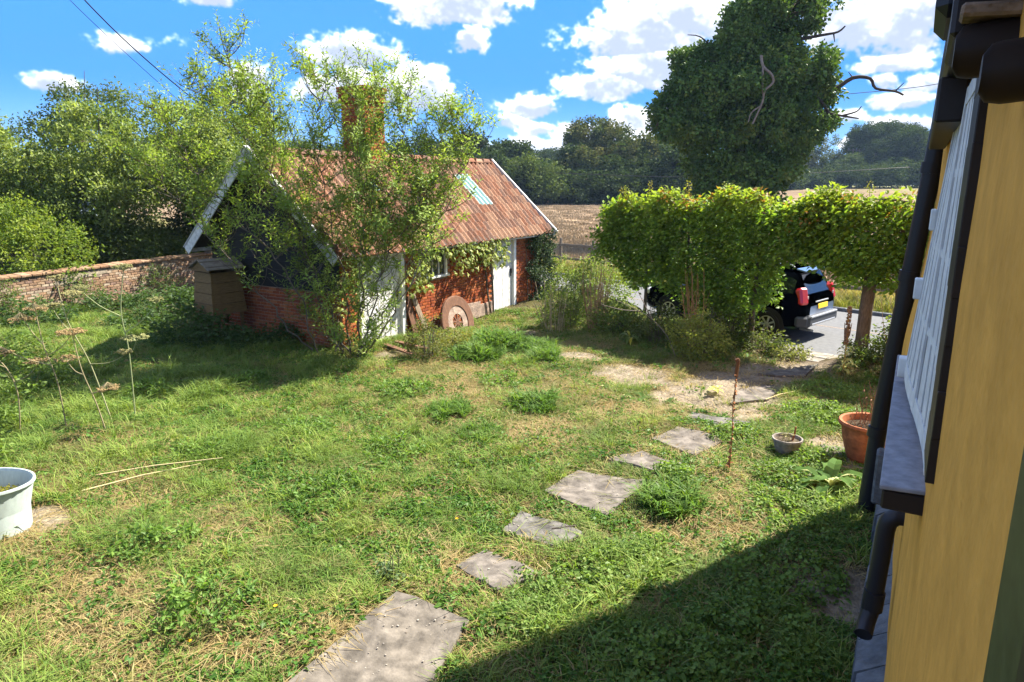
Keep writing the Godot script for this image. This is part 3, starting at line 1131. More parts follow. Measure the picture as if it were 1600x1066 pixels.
func make_house() -> void:
	var t := thing("yellow_house", "yellow rendered cottage wall with dark trim rising at the right", "house", Vector3.ZERO, deg_to_rad(60.0))
	# local x runs along the wall away from the viewer, y up, z into the house
	var g := MB.new()
	var nf := 90
	var nh := 46
	for j in nh + 1:
		for i in nf + 1:
			var f := -4.0 + 12.4 * i / nf
			var h := 0.3 + 3.95 * j / nh
			g.v.push_back(Vector3(f, h, bulge(f, h)))
			var e := 0.02
			g.n.push_back(Vector3((bulge(f + e, h) - bulge(f - e, h)) / (2 * e), (bulge(f, h + e) - bulge(f, h - e)) / (2 * e), -1).normalized())
			g.c.push_back(Color.WHITE)
	for j in nh:
		for i in nf:
			var a := j * (nf + 1) + i
			var b := a + nf + 1
			g.ix.push_back(a); g.ix.push_back(a + 1); g.ix.push_back(b)
			g.ix.push_back(a + 1); g.ix.push_back(b + 1); g.ix.push_back(b)
	# the end wall, an added parapet and the mass behind
	g.quad(Vector3(8.4, 0.2, 0.16), Vector3(8.4, 0.2, 5.4), Vector3(8.4, 4.25, 5.4), Vector3(8.4, 4.25, 0.16))
	g.box(Vector3(8.24, 5.9, 2.87), Vector3(0.3, 3.4, 5.36))  # parapet added out of view to lengthen the shadow on the lawn
	g.box(Vector3(2.2, 2.1, 2.85), Vector3(12.36, 4.2, 5.2))
	built("wall", g, M["yellow render"], t)
	var rf := MB.new()
	rf.box(Vector3(2.1, 5.6, 1.56), Vector3(12.0, 0.12, 3.95), Basis(Vector3(1, 0, 0), -atan2(2.8, 2.75)))
	rf.box(Vector3(2.1, 5.6, 4.3), Vector3(12.0, 0.12, 3.95), Basis(Vector3(1, 0, 0), atan2(2.8, 2.75)))
	built("roof", rf, M["tile2"], t)
	# plinth of slate-grey stones with a sloped top
	R.seed = 8
	var x := -3.0
	while x < 8.2:
		var l := rr(0.28, 0.5)
		var p := MB.new()
		var zt := -0.02 + rr(-0.012, 0.012)
		var a := Vector3(x + 0.006, -0.2, zt - 0.03)
		var b := Vector3(x + l - 0.006, -0.2, zt - 0.03)
		var c := Vector3(x + l - 0.006, 0.36, zt)
		var d := Vector3(x + 0.006, 0.36, zt)
		var e := Vector3(x + l - 0.006, 0.50, 0.17)
		var q := Vector3(x + 0.006, 0.50, 0.17)
		p.quad(b, a, d, c)
		p.quad(c, d, q, e)
		p.tri(a, Vector3(x + 0.006, -0.2, 0.17), q); p.tri(a, q, d)
		p.tri(b, e, Vector3(x + l - 0.006, -0.2, 0.17)); p.tri(b, c, e)
		built("plinth_stone", p, M["slate"], t)
		x += l
	# window beside the viewer's: dark side board, white casements, bars and panes, lead sill
	var tr := MB.new()
	for i in 9:
		var h0 := 2.60 + i * 0.16
		tr.box(Vector3(2.78 + rr(-0.012, 0.012), h0 + 0.083, 0.14), Vector3(0.33 + rr(-0.015, 0.015), 0.167, 0.03 + rr(0.0, 0.004)), Basis.IDENTITY, 0.003)
	built("side_board", tr, M["dark brown"], t)
	var wf := MB.new()
	for q in [[2.99, 0.09], [4.12, 0.12], [5.26, 0.14]]:
		wplank(wf, q[0] - q[1] * 0.5, q[0] + q[1] * 0.5, 2.5, 4.02, -0.018, 0.05)
	for h: float in [2.5, 3.94]:
		for i in 8:
			wplank(wf, 3.03 + i * 0.275, 3.305 + i * 0.275, h, h + 0.08, -0.016, 0.05)
	var win := built("window", wf, M["white paint"], t)
	for q in [3.28, 3.56, 3.84, 4.42, 4.70, 4.98]:
		var br := MB.new()
		wplank(br, q - 0.10, q + 0.10, 2.585, 3.935, -0.0135, 0.04)
		built("glazing_bar", br, M["white paint"], win)
	for h: float in [2.9, 3.27, 3.63]:
		var br := MB.new()
		for i in 8:
			wplank(br, 3.03 + i * 0.275, 3.305 + i * 0.275, h, h + 0.035, -0.0115, 0.03)
		built("glazing_bar", br, M["white paint"], win)
	for i in 8:
		for j in 4:
			var f0 := 3.04 + i * 0.277
			var h0 := 2.56 + j * 0.36
			var pn := MB.new()
			wplank(pn, f0, f0 + 0.275, h0, h0 + 0.358, -0.008, -0.004)
			built("pane", pn, M["house glass"], win)
	var jb := MB.new()
	for i in 8:
		var h := 2.5 + (i + 0.5) * 0.19
		jb.box(Vector3(4.7, h, (wlat(4.7, h) + 0.2) * 0.5), Vector3(0.05, 0.19, 0.2 - wlat(4.7, h)))
	built("jamb", jb, M["white paint"], win)
	# hinges and stays that stand proud of the frame
	for q in [[4.7, 2.52, 0.05], [4.7, 3.0, 0.05], [4.7, 3.4, 0.03]]:
		var hg := MB.new()
		hg.box(Vector3(q[0], q[1], wlat(q[0], q[1]) - 0.03), Vector3(0.09, 0.12, q[2]), Basis.IDENTITY, 0.006)
		built("hinge", hg, M["white paint"], win)
	var sl := MB.new()
	sl.box(Vector3(4.25, 2.41, 0.085), Vector3(2.52, 0.02, 0.19), Basis(Vector3(1, 0, 0), -0.05), 0.004)
	var sill := built("sill", sl, M["sill lead"], t)
	var sb := MB.new()
	sb.box(Vector3(4.25, 2.352, 0.088), Vector3(2.5, 0.085, 0.175), Basis.IDENTITY, 0.008)
	built("sill_board", sb, M["dark brown"], sill)
	# downpipe at the far corner, leaning with the old wall
	var dp := MB.new()
	var pts := PackedVector3Array([Vector3(8.2, -0.1, -0.14), Vector3(8.2, 1.2, -0.10), Vector3(8.2, 2.45, -0.01), Vector3(8.2, 3.6, 0.07), Vector3(8.2, 4.12, 0.10)])
	dp.tube(pts, PackedFloat32Array([0.086, 0.086, 0.086, 0.086, 0.086]), 18)
	var pipe := built("downpipe", dp, M["black plastic"], t)
	for h: float in [0.9, 2.62, 3.7]:
		var cl := MB.new()
		var z := lerpf(-0.115, 0.10, clampf((h - 0.9) / 3.2, 0, 1)) - 0.005
		cl.tube(PackedVector3Array([Vector3(8.2, h, z), Vector3(8.2, h + 0.11, z + 0.007)]), PackedFloat32Array([0.098, 0.098]), 18)
		built("pipe_collar", cl, M["black plastic"], pipe)
	# waste pipe with a bend
	var wp := MB.new()
	var c3 := curve3([Vector3(5.0, 1.42, 0.25), Vector3(5.0, 1.42, 0.14), Vector3(4.99, 1.405, 0.09), Vector3(4.985, 1.34, 0.055), Vector3(4.97, 1.1, 0.045), Vector3(4.95, 0.74, 0.03)], 5)
	wp.tube(c3, taper(c3.size(), 0.058, 0.058), 14)
	wp.tube(PackedVector3Array([Vector3(4.955, 0.86, 0.036), Vector3(4.95, 0.72, 0.03)]), PackedFloat32Array([0.068, 0.068]), 14)
	c3 = curve3([Vector3(4.95, 0.74, 0.03), Vector3(4.9, 0.65, 0.01), Vector3(4.8, 0.6, 0.0)], 4)
	wp.tube(c3, taper(c3.size(), 0.056, 0.056), 14)
	built("waste_pipe", wp, M["black plastic"], t)
	var vb := MB.new()
	vb.box(Vector3(6.9, 0.95, -0.01), Vector3(0.2, 0.5, 0.14), Basis.IDENTITY, 0.02)
	built("hopper", vb, M["slate"], t)
	# eaves: dark boards, half-round gutter and rounded timber ends overhead
	var ev := MB.new()
	ev.box(Vector3(2.7, 4.2, 0.16), Vector3(11.5, 0.17, 0.03), Basis.IDENTITY, 0.004)
	ev.box(Vector3(2.7, 4.28, 0.12), Vector3(11.5, 0.02, 0.16))
	built("fascia", ev, M["dark brown"], t)
	var gt := MB.new()
	for i in 38:
		var f0 := -3.0 + i * 0.3
		for k in 10:
			var a0 := PI + PI * k / 10.0
			var a1 := PI + PI * (k + 1) / 10.0
			var p0 := Vector3(0, 4.14 + sin(a0) * 0.065, 0.085 + cos(a0) * 0.065)
			var p1 := Vector3(0, 4.14 + sin(a1) * 0.065, 0.085 + cos(a1) * 0.065)
			gt.quad(p0 + Vector3(f0, 0, 0), p1 + Vector3(f0, 0, 0), p1 + Vector3(f0 + 0.3, 0, 0), p0 + Vector3(f0 + 0.3, 0, 0))
	built("gutter", gt, M["black plastic"], t)
	var un := MB.new()
	un.box(Vector3(2.55, 4.13, 0.07), Vector3(0.42, 0.17, 0.18), Basis.IDENTITY, 0.03)
	built("gutter_union", un, M["black plastic"], t)
	for q in [[2.05, 3.905, 0.062, 0.045], [1.62, 3.80, 0.056, 0.085]]:
		var tb := MB.new()
		var ln: Array[Vector3] = [Vector3(q[0], q[1], q[3] - 0.012), Vector3(q[0], q[1], q[3]), Vector3(q[0], q[1], q[3] + 0.02), Vector3(q[0], q[1] + 0.01, 0.22), Vector3(q[0], q[1] + 0.03, 0.5)]
		tb.tube(PackedVector3Array(ln), PackedFloat32Array([q[2] * 0.6, q[2] * 0.92, q[2], q[2], q[2]]), 20)
		built("eaves_timber_end", tb, M["dark brown"], t)
	var fl := MB.new()
	fl.box(Vector3(2.04, 3.982, 0.165), Vector3(0.10, 0.03, 0.26), Basis(Vector3(1, 0, 0), 0.06), 0.01)
	built("lead_flashing", fl, M["mortar"], t)
	var st := MB.new()
	st.box(Vector3(2.35, 4.02, 0.12), Vector3(0.5, 0.14, 0.2), Basis.IDENTITY, 0.01)
	st.box(Vector3(5.4, 3.98, 0.08), Vector3(3.0, 0.2, 0.12), Basis.IDENTITY, 0.01)
	built("eaves_board", st, M["dark brown"], t)
	# edge of the viewer's own window
	var ow := MB.new()
	ow.box(Vector3(0.84, 3.3, 0.2), Vector3(0.2, 1.6, 0.13), Basis.IDENTITY, 0.004)
	built("near_window_frame", ow, M["olive paint"], t)
	var oj := MB.new()
	oj.box(Vector3(0.66, 3.3, 0.185), Vector3(0.15, 1.6, 0.11), Basis.IDENTITY, 0.004)
	built("near_window_casement", oj, M["dark brown"], t)


# lobes: [centre, radii]; puts leaf clusters through the outer part of each lobe, with gaps
func crown(called: String, parent: Node, lobes: Array, count: int, mesh: Mesh, m: Material, c0: Color, c1: Color, sc: Vector2, gap := 0.25, freq := 0.5, sd := 1, bright := Color(0, 0, 0, 0), shell := 0.62) -> void:
	R.seed = sd
	var xfs: Array[Transform3D] = []
	var cs := PackedColorArray()
	var wt: Array[float] = []
	var sum := 0.0
	for q in lobes:
		var r: Vector3 = q[1]
		sum += r.x * r.y + r.y * r.z + r.x * r.z
		wt.push_back(sum)
	var tries := 0
	while xfs.size() < count and tries < count * 6:
		tries += 1
		var pick := R.randf() * sum
		var k := 0
		while wt[k] < pick:
			k += 1
		var d := rv().normalized()
		var rad := lerpf(shell, 1.06, pow(R.randf(), 0.7))
		var p: Vector3 = lobes[k][0] + d * (lobes[k][1] as Vector3) * rad
		var nz := NA.get_noise_3d(p.x * freq, p.y * freq, p.z * freq)
		if nz < -0.42 + gap + (rad - 0.9) * 0.9:
			continue
		var b := Basis(Vector3.UP, R.randf() * TAU) * Basis(Vector3(1, 0, 0), rr(-0.6, 0.6))
		xfs.push_back(Transform3D(b.scaled(Vector3.ONE * rr(sc.x, sc.y)), p))
		var c := tint(c0, c1, R.randf() * 0.7 + nz * 0.9, 0.22)
		if bright.a > 0.0 and R.randf() < bright.a:
			c = Color(bright.r, bright.g, bright.b)
		cs.push_back(c)
	scatter(called, mesh, m, xfs, cs, parent)


func limbs(parent: Node, base: Vector3, top: Vector3, r0: float, lobes: Array, m: Material, sd: int, called := "trunk") -> void:
	R.seed = sd
	var mb := MB.new()
	var mid := base.lerp(top, 0.5) + Vector3(rr(-0.05, 0.05), 0, rr(-0.05, 0.05)) * (top - base).length()
	var pts := curve3([base - Vector3(0, 0.2, 0), base + Vector3(0, 0.15, 0), mid, top], 5)
	var rad := taper(pts.size(), r0, r0 * 0.5)
	rad[0] = r0 * 1.5
	mb.tube(pts, rad, 9)
	built(called, mb, m, parent)
	for q in lobes:
		var e: Vector3 = q[0]
		var t := rr(0.45, 0.98)
		var s := base.lerp(top, t)
		var lm := MB.new()
		var mm := s.lerp(e, 0.5) + rv(0.12) * (e - s).length() + Vector3(0, 0.05, 0) * (e - s).length()
		var pp := curve3([s, mm, e + (e - s) * 0.35], 5)
		lm.tube(pp, taper(pp.size(), r0 * lerpf(0.55, 0.3, t), r0 * 0.06), 6)
		for i in 4:
			var from: Vector3 = pp[3 + i * 2]
			var to := e + rv().normalized() * (q[1] as Vector3) * 0.85
			var p3 := curve3([from, from.lerp(to, 0.5) + rv(0.1) * (to - from).length(), to], 3)
			lm.tube(p3, taper(p3.size(), r0 * 0.14, r0 * 0.03), 4, false)
		built("branch", lm, m, parent)


func tree(called: String, label: String, group: String, at: Vector3, trunk_h: float, r0: float, lobes: Array, count: int, mesh: Mesh, leafm: Material, bark: Material, c0: Color, c1: Color, sc: Vector2, gap: float, freq: float, sd: int, bright := Color(0, 0, 0, 0)) -> Node3D:
	var t := thing(called, label, "tree", at, 0.0, group)
	limbs(t, Vector3.ZERO, Vector3(lobes[0][0].x * 0.5, trunk_h, lobes[0][0].z * 0.5), r0, lobes, bark, sd)
	crown("crown", t, lobes, count, mesh, leafm, c0, c1, sc, gap, freq, sd + 1, bright)
	return t


func round_lobes(w: float, h: float, low: float, count: int, sd: int) -> Array:
	R.seed = sd
	var out := []
	for i in count:
		var a := TAU * i / count + rr(-0.4, 0.4)
		var y := low + (h - low) * lerpf(0.25, 0.85, R.randf())
		var k := 0.62 * sin(PI * clampf((y - low) / (h - low) * 0.8 + 0.15, 0.0, 1.0))
		var r := w * rr(0.26, 0.36)
		out.push_back([Vector3(cos(a) * w * k * 0.8, y, sin(a) * w * k * 0.8), Vector3(r, r * rr(0.7, 0.95), r)])
	out.push_back([Vector3(0, h - w * 0.3, 0), Vector3(w * 0.3, w * 0.3, w * 0.3)])
	out.push_back([Vector3(0, (low + h) * 0.5, 0), Vector3(w * 0.42, (h - low) * 0.36, w * 0.42)])
	return out


func make_far_trees() -> void:
	var far := cluster(34, 0.9, 0.46, 0.30, 0.25, 501)
	var group := "trees along the far edge of the field"
	# [x, z, width, height, low, colour pair, count, label]
	var dk := Color(0.030, 0.052, 0.018)
	var md := Color(0.055, 0.088, 0.024)
	var lt := Color(0.10, 0.135, 0.032)
	var ol := Color(0.125, 0.125, 0.04)
	var list := [
		[-8.5, -122.0, 8.0, 11.0, 0.3, dk, md, "dark rounded tree just right of the leafy shrub top"],
		[-1.2, -126.0, 7.5, 10.6, 0.3, dk, md, "dark bushy tree above the outhouse roof ridge"],
		[3.2, -112.0, 8.0, 7.6, 0.2, md, lt, "pale green low tree behind the outhouse verge"],
		[-5.5, -118.0, 8.0, 8.4, 0.2, dk, md, "dark low tree behind the ridge of the outhouse"],
		[10.5, -190.0, 11.0, 12.5, 0.4, dk, md, "small far dark tree in the gap of the tree line"],
		[10.8, -121.0, 9.0, 9.6, 0.2, dk, md, "dark dense tree at the middle of the tree line"],
		[17.2, -124.0, 13.5, 13.6, 0.3, md, ol, "tall domed tree catching the sun, highest of the tree line"],
		[22.5, -122.0, 9.0, 11.2, 0.2, md, lt, "green tree with a yellowish side next to the tall domed one"],
		[27.5, -116.0, 9.5, 10.0, 0.2, dk, md, "dark tree close left of the ivy-clad tree"],
		[14.0, -116.0, 7.5, 7.0, 0.1, dk, md, "low dark tree below the tall domed one"],
		[20.5, -115.0, 8.0, 6.5, 0.1, dk, md, "low dark bushy tree at the field edge below the yellowish one"],
		[33.5, -122.0, 9.0, 8.5, 0.2, dk, md, "dark tree half hidden behind the ivy-clad tree"],
		[85.0, -208.0, 15.0, 15.5, 1.8, md, ol, "dry thin-topped tree right of the ivy-clad tree"],
		[94.0, -200.0, 11.0, 8.6, 1.8, md, lt, "light green rounded tree under the far wires"],
		[106.5, -205.0, 17.0, 18.5, 1.8, dk, md, "big dark oak near the downpipe across the field"],
		[116.5, -200.0, 15.0, 15.0, 1.8, md, lt, "green tree behind the downpipe beside the big oak"],
		[128.0, -200.0, 16.0, 15.0, 1.8, dk, md, "far tree hidden partly by the house corner"],
		[76.0, -205.0, 12.0, 9.0, 1.8, dk, md, "low dark tree under the ivy-clad tree's right side"],
		[-20.0, -125.0, 12.0, 9.5, 0.3, dk, md, "dark far tree behind the outhouse chimney"],
		[-34.0, -120.0, 13.0, 9.0, 0.3, dk, md, "dark far tree behind the fruit trees"],
	]
	var i := 0
	for q in list:
		i += 1
		var lb := round_lobes(q[2], q[3], q[4], 6, 600 + i)
		var thin := 0.35 if i == 13 else 0.12
		var t := tree("field_tree", q[7], group, Vector3(q[0], gh(q[0], q[1]), q[1]), q[3] * 0.55, 0.28, lb, int(q[2] * q[3] * (5.5 if i != 13 else 2.2)), far, M["dull leaf"], M["bark"], q[5], q[6], Vector2(0.75, 1.35), thin, 0.22, 700 + i * 3)
		t.rotation.y = 0.0
	far_scrub(far)
	# the wooded skyline a long way off, read as one mass
	var big := cluster(30, 3.2, 1.5, 1.1, 0.25, 502)
	R.seed = 905
	var wx: Array[Transform3D] = []
	var wc := PackedColorArray()
	for k in 5200:
		var az := rr(-0.85, 0.75)
		var d := rr(470.0, 640.0)
		var x := sin(az) * d
		var z := -cos(az) * d
		var hgt := 9.0 + 6.0 * NB.get_noise_2d(az * 22.0, 3.0) + 4.0 * NB.get_noise_2d(az * 70.0, 9.0)
		wx.push_back(Transform3D(Basis(Vector3.UP, R.randf() * TAU).scaled(Vector3.ONE * rr(0.8, 1.5)), Vector3(x, gh(x, z) + rr(-1.0, maxf(4.0, hgt)), z)))
		wc.push_back(tint(Color(0.03, 0.05, 0.018), Color(0.075, 0.10, 0.03), R.randf() + 0.5 * NB.get_noise_2d(az * 40.0, 1.0), 0.2))
	scatter("distant_woods", big, M["dull leaf"], wx, wc, self).set_meta("label", "wooded skyline far beyond the fields")
	# a hedge of scrub along the field edge
	R.seed = 900
	for k in 9:
		var x := -9.0 + k * 5.6
		var z := -112.0 + rr(-2, 2)
		var lb := round_lobes(6.4, rr(3.4, 5.2), -0.4, 5, 640 + k)
		var s := thing("scrub_bush", ["dark scrub bush at the field edge, first behind the outhouse verge", "dark scrub bush second along the field edge", "dark scrub bush third along the field edge", "dark scrub bush below the field gap", "dark scrub bush under the middle trees", "dark scrub bush under the tall domed tree", "dark scrub bush right of the tall domed tree's foot", "dark scrub bush near the ivy-clad tree", "dark scrub bush behind the ivy-clad tree's foot"][k], "bush", Vector3(x, gh(x, z), z), 0.0, "scrub along the field edge")
		crown("crown", s, lb, 170, far, M["dull leaf"], Color(0.022, 0.04, 0.016), Color(0.05, 0.075, 0.024), Vector2(0.7, 1.2), 0.05, 0.3, 740 + k)


func far_scrub(far: Mesh) -> void:
	R.seed = 930
	for k in 9:
		var x := 62.0 + k * 8.5
		var z := -188.0 + rr(-3, 3)
		var lb := round_lobes(10.0, rr(4.5, 7.0), -0.5, 5, 660 + k)
		var s := thing("scrub_bush", ["first", "second", "third", "fourth", "fifth", "sixth", "seventh", "eighth", "ninth"][k] + " dark bush from the left in the far hedgerow right of the ivy-clad tree", "bush", Vector3(x, gh(x, z), z), 0.0, "far hedgerow across the field")
		crown("crown", s, lb, 200, far, M["dull leaf"], Color(0.03, 0.055, 0.018), Color(0.07, 0.10, 0.03), Vector2(0.9, 1.5), 0.05, 0.3, 780 + k)


func make_ivy_tree() -> void:
	var at := Vector3(13.1, 0, -41.6)
	at.y = gh(at.x, at.z)
	var t := thing("ivy_clad_tree", "huge dark tree smothered in ivy with dead branches sticking out", "tree", at + Vector3(0, 0.55, 0))
	t.scale = Vector3.ONE * 0.8
	# lobes relative to the foot
	var lobes := [
		[Vector3(0.6, 11.0, 0.0), Vector3(3.6, 3.9, 3.4)],
		[Vector3(-2.6, 9.2, 0.5), Vector3(3.3, 3.0, 3.0)],
		[Vector3(-4.6, 8.4, 0.2), Vector3(1.9, 2.0, 2.0)],
		[Vector3(-2.6, 11.5, -0.4), Vector3(1.9, 1.9, 2.0)],
		[Vector3(0.5, 14.0, 0.0), Vector3(2.3, 2.3, 2.5)],
		[Vector3(3.2, 15.4, 0.4), Vector3(2.3, 2.0, 2.3)],
		[Vector3(1.9, 16.8, -0.5), Vector3(2.0, 1.8, 2.2)],
		[Vector3(4.0, 11.2, 0.8), Vector3(1.9, 2.0, 2.2)],
		[Vector3(4.6, 8.6, 0.4), Vector3(1.8, 2.4, 2.2)],
		[Vector3(-1.0, 6.2, 0.6), Vector3(2.9, 2.8, 2.8)],
		[Vector3(2.4, 5.8, 0.8), Vector3(1.9, 2.4, 2.4)],
		[Vector3(0.6, 3.2, 0.6), Vector3(2.6, 2.8, 2.8)],
		[Vector3(-1.6, 3.2, 0.0), Vector3(1.5, 2.4, 2.2)],
		[Vector3(0.5, 9.0, 1.6), Vector3(2.6, 3.6, 2.4)],
	]
	R.seed = 37
	for k in 14:
		for j in 5:
			var dd := rv().normalized()
			var r := rr(0.55, 1.05)
			lobes.push_back([lobes[k][0] + dd * (lobes[k][1] as Vector3) * 0.93, Vector3(r * 1.15, r * 0.8, r * 1.15)])
	limbs(t, Vector3(0, -1.0, 0), Vector3(1.2, 14.5, 0), 0.75, lobes.slice(0, 9), M["bark"], 31)
	var cl := cluster(34, 0.55, 0.27, 0.21, 0.2, 511)
	crown("ivy", t, lobes, 6200, cl, M["gloss leaf"], Color(0.055, 0.12, 0.028), Color(0.145, 0.235, 0.05), Vector2(0.55, 1.15), 0.20, 0.36, 33, Color(0.17, 0.23, 0.05, 0.08))
	# bare dead limbs
	var dead := [
		[[Vector3(4.2, 9.6, 1.2), Vector3(5.8, 10.1, 1.6), Vector3(7.0, 10.9, 1.8), Vector3(8.2, 10.85, 1.8), Vector3(8.6, 10.2, 1.9), Vector3(9.9, 10.0, 2.0), Vector3(10.5, 9.75, 2.0)], 0.17],
		[[Vector3(9.9, 10.0, 2.0), Vector3(10.4, 10.55, 2.1)], 0.06],
		[[Vector3(7.0, 10.9, 1.8), Vector3(6.7, 11.3, 1.7)], 0.05],
		[[Vector3(4.4, 9.0, 1.6), Vector3(5.6, 8.55, 2.0), Vector3(6.6, 8.35, 2.1), Vector3(7.5, 8.2, 2.2)], 0.13],
		[[Vector3(6.4, 8.4, 2.1), Vector3(7.3, 8.65, 2.2), Vector3(7.6, 9.0, 2.2)], 0.07],
		[[Vector3(3.2, 13.4, 1.6), Vector3(4.6, 13.6, 2.0), Vector3(5.5, 13.75, 2.2), Vector3(5.9, 14.1, 2.3)], 0.12],
		[[Vector3(5.2, 13.7, 2.2), Vector3(5.3, 13.1, 2.3)], 0.06],
		[[Vector3(-2.4, 13.0, 0.6), Vector3(-3.4, 13.7, 0.9), Vector3(-4.3, 13.8, 1.0)], 0.07],
		[[Vector3(4.4, 10.2, 1.4), Vector3(4.9, 9.4, 1.9), Vector3(5.5, 8.6, 2.0)], 0.16],
	]
	for q in dead:
		var mb := MB.new()
		var a: Array[Vector3] = []
		for p in q[0]:
			a.push_back(p + Vector3(0, -at.y, 0))
		var c3 := curve3(a, 3)
		mb.tube(c3, taper(c3.size(), q[1], q[1] * 0.4), 6)
		built("dead_branch", mb, M["dark wood"], t)
	# the pale hooked dead limb in front
	var hooks := [
		[[Vector3(-0.1, 11.9, 3.9), Vector3(0.0, 11.2, 4.1), Vector3(0.55, 10.7, 4.2), Vector3(0.7, 10.2, 4.2), Vector3(0.2, 9.7, 4.2), Vector3(0.1, 9.0, 4.2), Vector3(-0.2, 8.2, 4.2), Vector3(-0.45, 7.6, 4.2)], 0.10],
		[[Vector3(0.0, 11.2, 4.1), Vector3(0.0, 10.3, 4.2), Vector3(0.1, 9.4, 4.2)], 0.08],
		[[Vector3(-0.05, 8.7, 4.2), Vector3(-0.6, 8.3, 4.25), Vector3(-0.75, 7.7, 4.25)], 0.055],
	]
	for q in hooks:
		var mb := MB.new()
		var a: Array[Vector3] = []
		for p in q[0]:
			a.push_back(p)
		var c3 := curve3(a, 3)
		mb.tube(c3, taper(c3.size(), q[1], q[1] * 0.55), 7)
		built("bleached_branch", mb, M["dead wood"], t)


func make_left_trees() -> void:
	var cl := cluster(22, 0.36, 0.14, 0.075, 0.3, 521)
	var cl2 := cluster(22, 0.36, 0.12, 0.07, 0.3, 522)
	var lobes := [[Vector3(0.0, 4.4, 0), Vector3(1.6, 1.3, 1.6)], [Vector3(-1.4, 3.6, 0.6), Vector3(1.4, 1.2, 1.4)], [Vector3(1.5, 3.8, 0.4), Vector3(1.4, 1.2, 1.4)], [Vector3(0.3, 3.0, 1.0), Vector3(1.5, 1.0, 1.3)], [Vector3(0.2, 5.3, -0.2), Vector3(1.1, 0.9, 1.1)], [Vector3(-0.8, 2.2, 0.8), Vector3(1.0, 0.9, 1.0)]]
	var q := [
		["old fruit tree with crooked grey boughs behind the garden wall", Vector3(-14.4, 0, -24.6), 1.02, cl2, Color(0.12, 0.19, 0.05), Color(0.28, 0.34, 0.095), 0.36, 0.9],
		["leafy fruit tree at the left edge behind the wall", Vector3(-17.9, 0, -23.6), 0.98, cl, Color(0.12, 0.19, 0.05), Color(0.28, 0.34, 0.095), 0.36, 0.7],
		["tall green tree between the fruit trees and the outhouse gable", Vector3(-11.2, 0, -25.5), 1.04, cl, Color(0.12, 0.19, 0.05), Color(0.28, 0.34, 0.095), 0.36, 0.8],
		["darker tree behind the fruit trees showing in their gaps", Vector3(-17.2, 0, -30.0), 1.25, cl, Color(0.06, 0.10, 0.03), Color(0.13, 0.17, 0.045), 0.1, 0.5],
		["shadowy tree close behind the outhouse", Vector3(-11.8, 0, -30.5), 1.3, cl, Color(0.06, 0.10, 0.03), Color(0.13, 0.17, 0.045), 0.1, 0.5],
	]
	for i in q.size():
		var e = q[i]
		var lb := []
		for l in lobes:
			var w: Vector3 = l[0]
			lb.push_back([w.rotated(Vector3.UP, i * 1.3) * e[2], l[1] * e[2]])
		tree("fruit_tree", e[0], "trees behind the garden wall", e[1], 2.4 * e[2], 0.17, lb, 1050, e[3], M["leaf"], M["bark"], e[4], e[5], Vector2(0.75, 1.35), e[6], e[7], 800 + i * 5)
	# bright bushes along the wall
	R.seed = 71
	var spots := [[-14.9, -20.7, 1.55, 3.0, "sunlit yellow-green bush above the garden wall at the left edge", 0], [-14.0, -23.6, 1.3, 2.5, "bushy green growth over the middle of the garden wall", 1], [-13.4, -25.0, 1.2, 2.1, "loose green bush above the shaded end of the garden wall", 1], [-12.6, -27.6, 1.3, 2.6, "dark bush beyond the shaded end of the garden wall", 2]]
	for s in spots:
		var b := thing("wall_bush", s[4], "bush", Vector3(s[0], 0, s[1]), 0.0, "bushes behind the garden wall")
		var r: float = s[2]
		var h: float = s[3]
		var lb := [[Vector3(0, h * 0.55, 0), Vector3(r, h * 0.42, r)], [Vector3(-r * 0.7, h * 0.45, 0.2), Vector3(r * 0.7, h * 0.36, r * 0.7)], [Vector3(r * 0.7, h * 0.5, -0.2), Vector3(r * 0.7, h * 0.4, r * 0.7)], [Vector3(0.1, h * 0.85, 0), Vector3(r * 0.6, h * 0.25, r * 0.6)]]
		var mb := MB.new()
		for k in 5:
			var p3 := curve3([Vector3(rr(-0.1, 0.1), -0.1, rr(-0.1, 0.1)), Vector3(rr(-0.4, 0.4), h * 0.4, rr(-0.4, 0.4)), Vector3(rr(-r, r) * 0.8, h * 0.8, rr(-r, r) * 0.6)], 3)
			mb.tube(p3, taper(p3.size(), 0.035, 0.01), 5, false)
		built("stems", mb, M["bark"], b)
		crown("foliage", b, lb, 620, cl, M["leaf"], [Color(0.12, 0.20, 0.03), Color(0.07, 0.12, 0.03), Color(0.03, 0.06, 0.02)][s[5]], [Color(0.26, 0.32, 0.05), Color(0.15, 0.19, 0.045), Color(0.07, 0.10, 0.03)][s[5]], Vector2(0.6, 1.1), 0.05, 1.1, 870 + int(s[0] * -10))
	# pale roof of a neighbour's outbuilding seen through the leaves
	var n := thing("neighbour_outbuilding", "pale blue-grey roofed outbuilding glimpsed through leaves at the left edge", "outbuilding", Vector3(-20.5, 0, -29.5), 0.5)
	var w := MB.new()
	w.box(Vector3(0, 1.2, 0), Vector3(5.0, 2.4, 3.6))
	built("wall", w, M["render"], n)
	var r2 := MB.new()
	r2.box(Vector3(0, 3.0, 0.95), Vector3(5.4, 0.08, 2.4), Basis(Vector3(1, 0, 0), 0.62))
	r2.box(Vector3(0, 3.0, -0.95), Vector3(5.4, 0.08, 2.4), Basis(Vector3(1, 0, 0), -0.62))
	built("roof", r2, M["slate blue roof"], n)


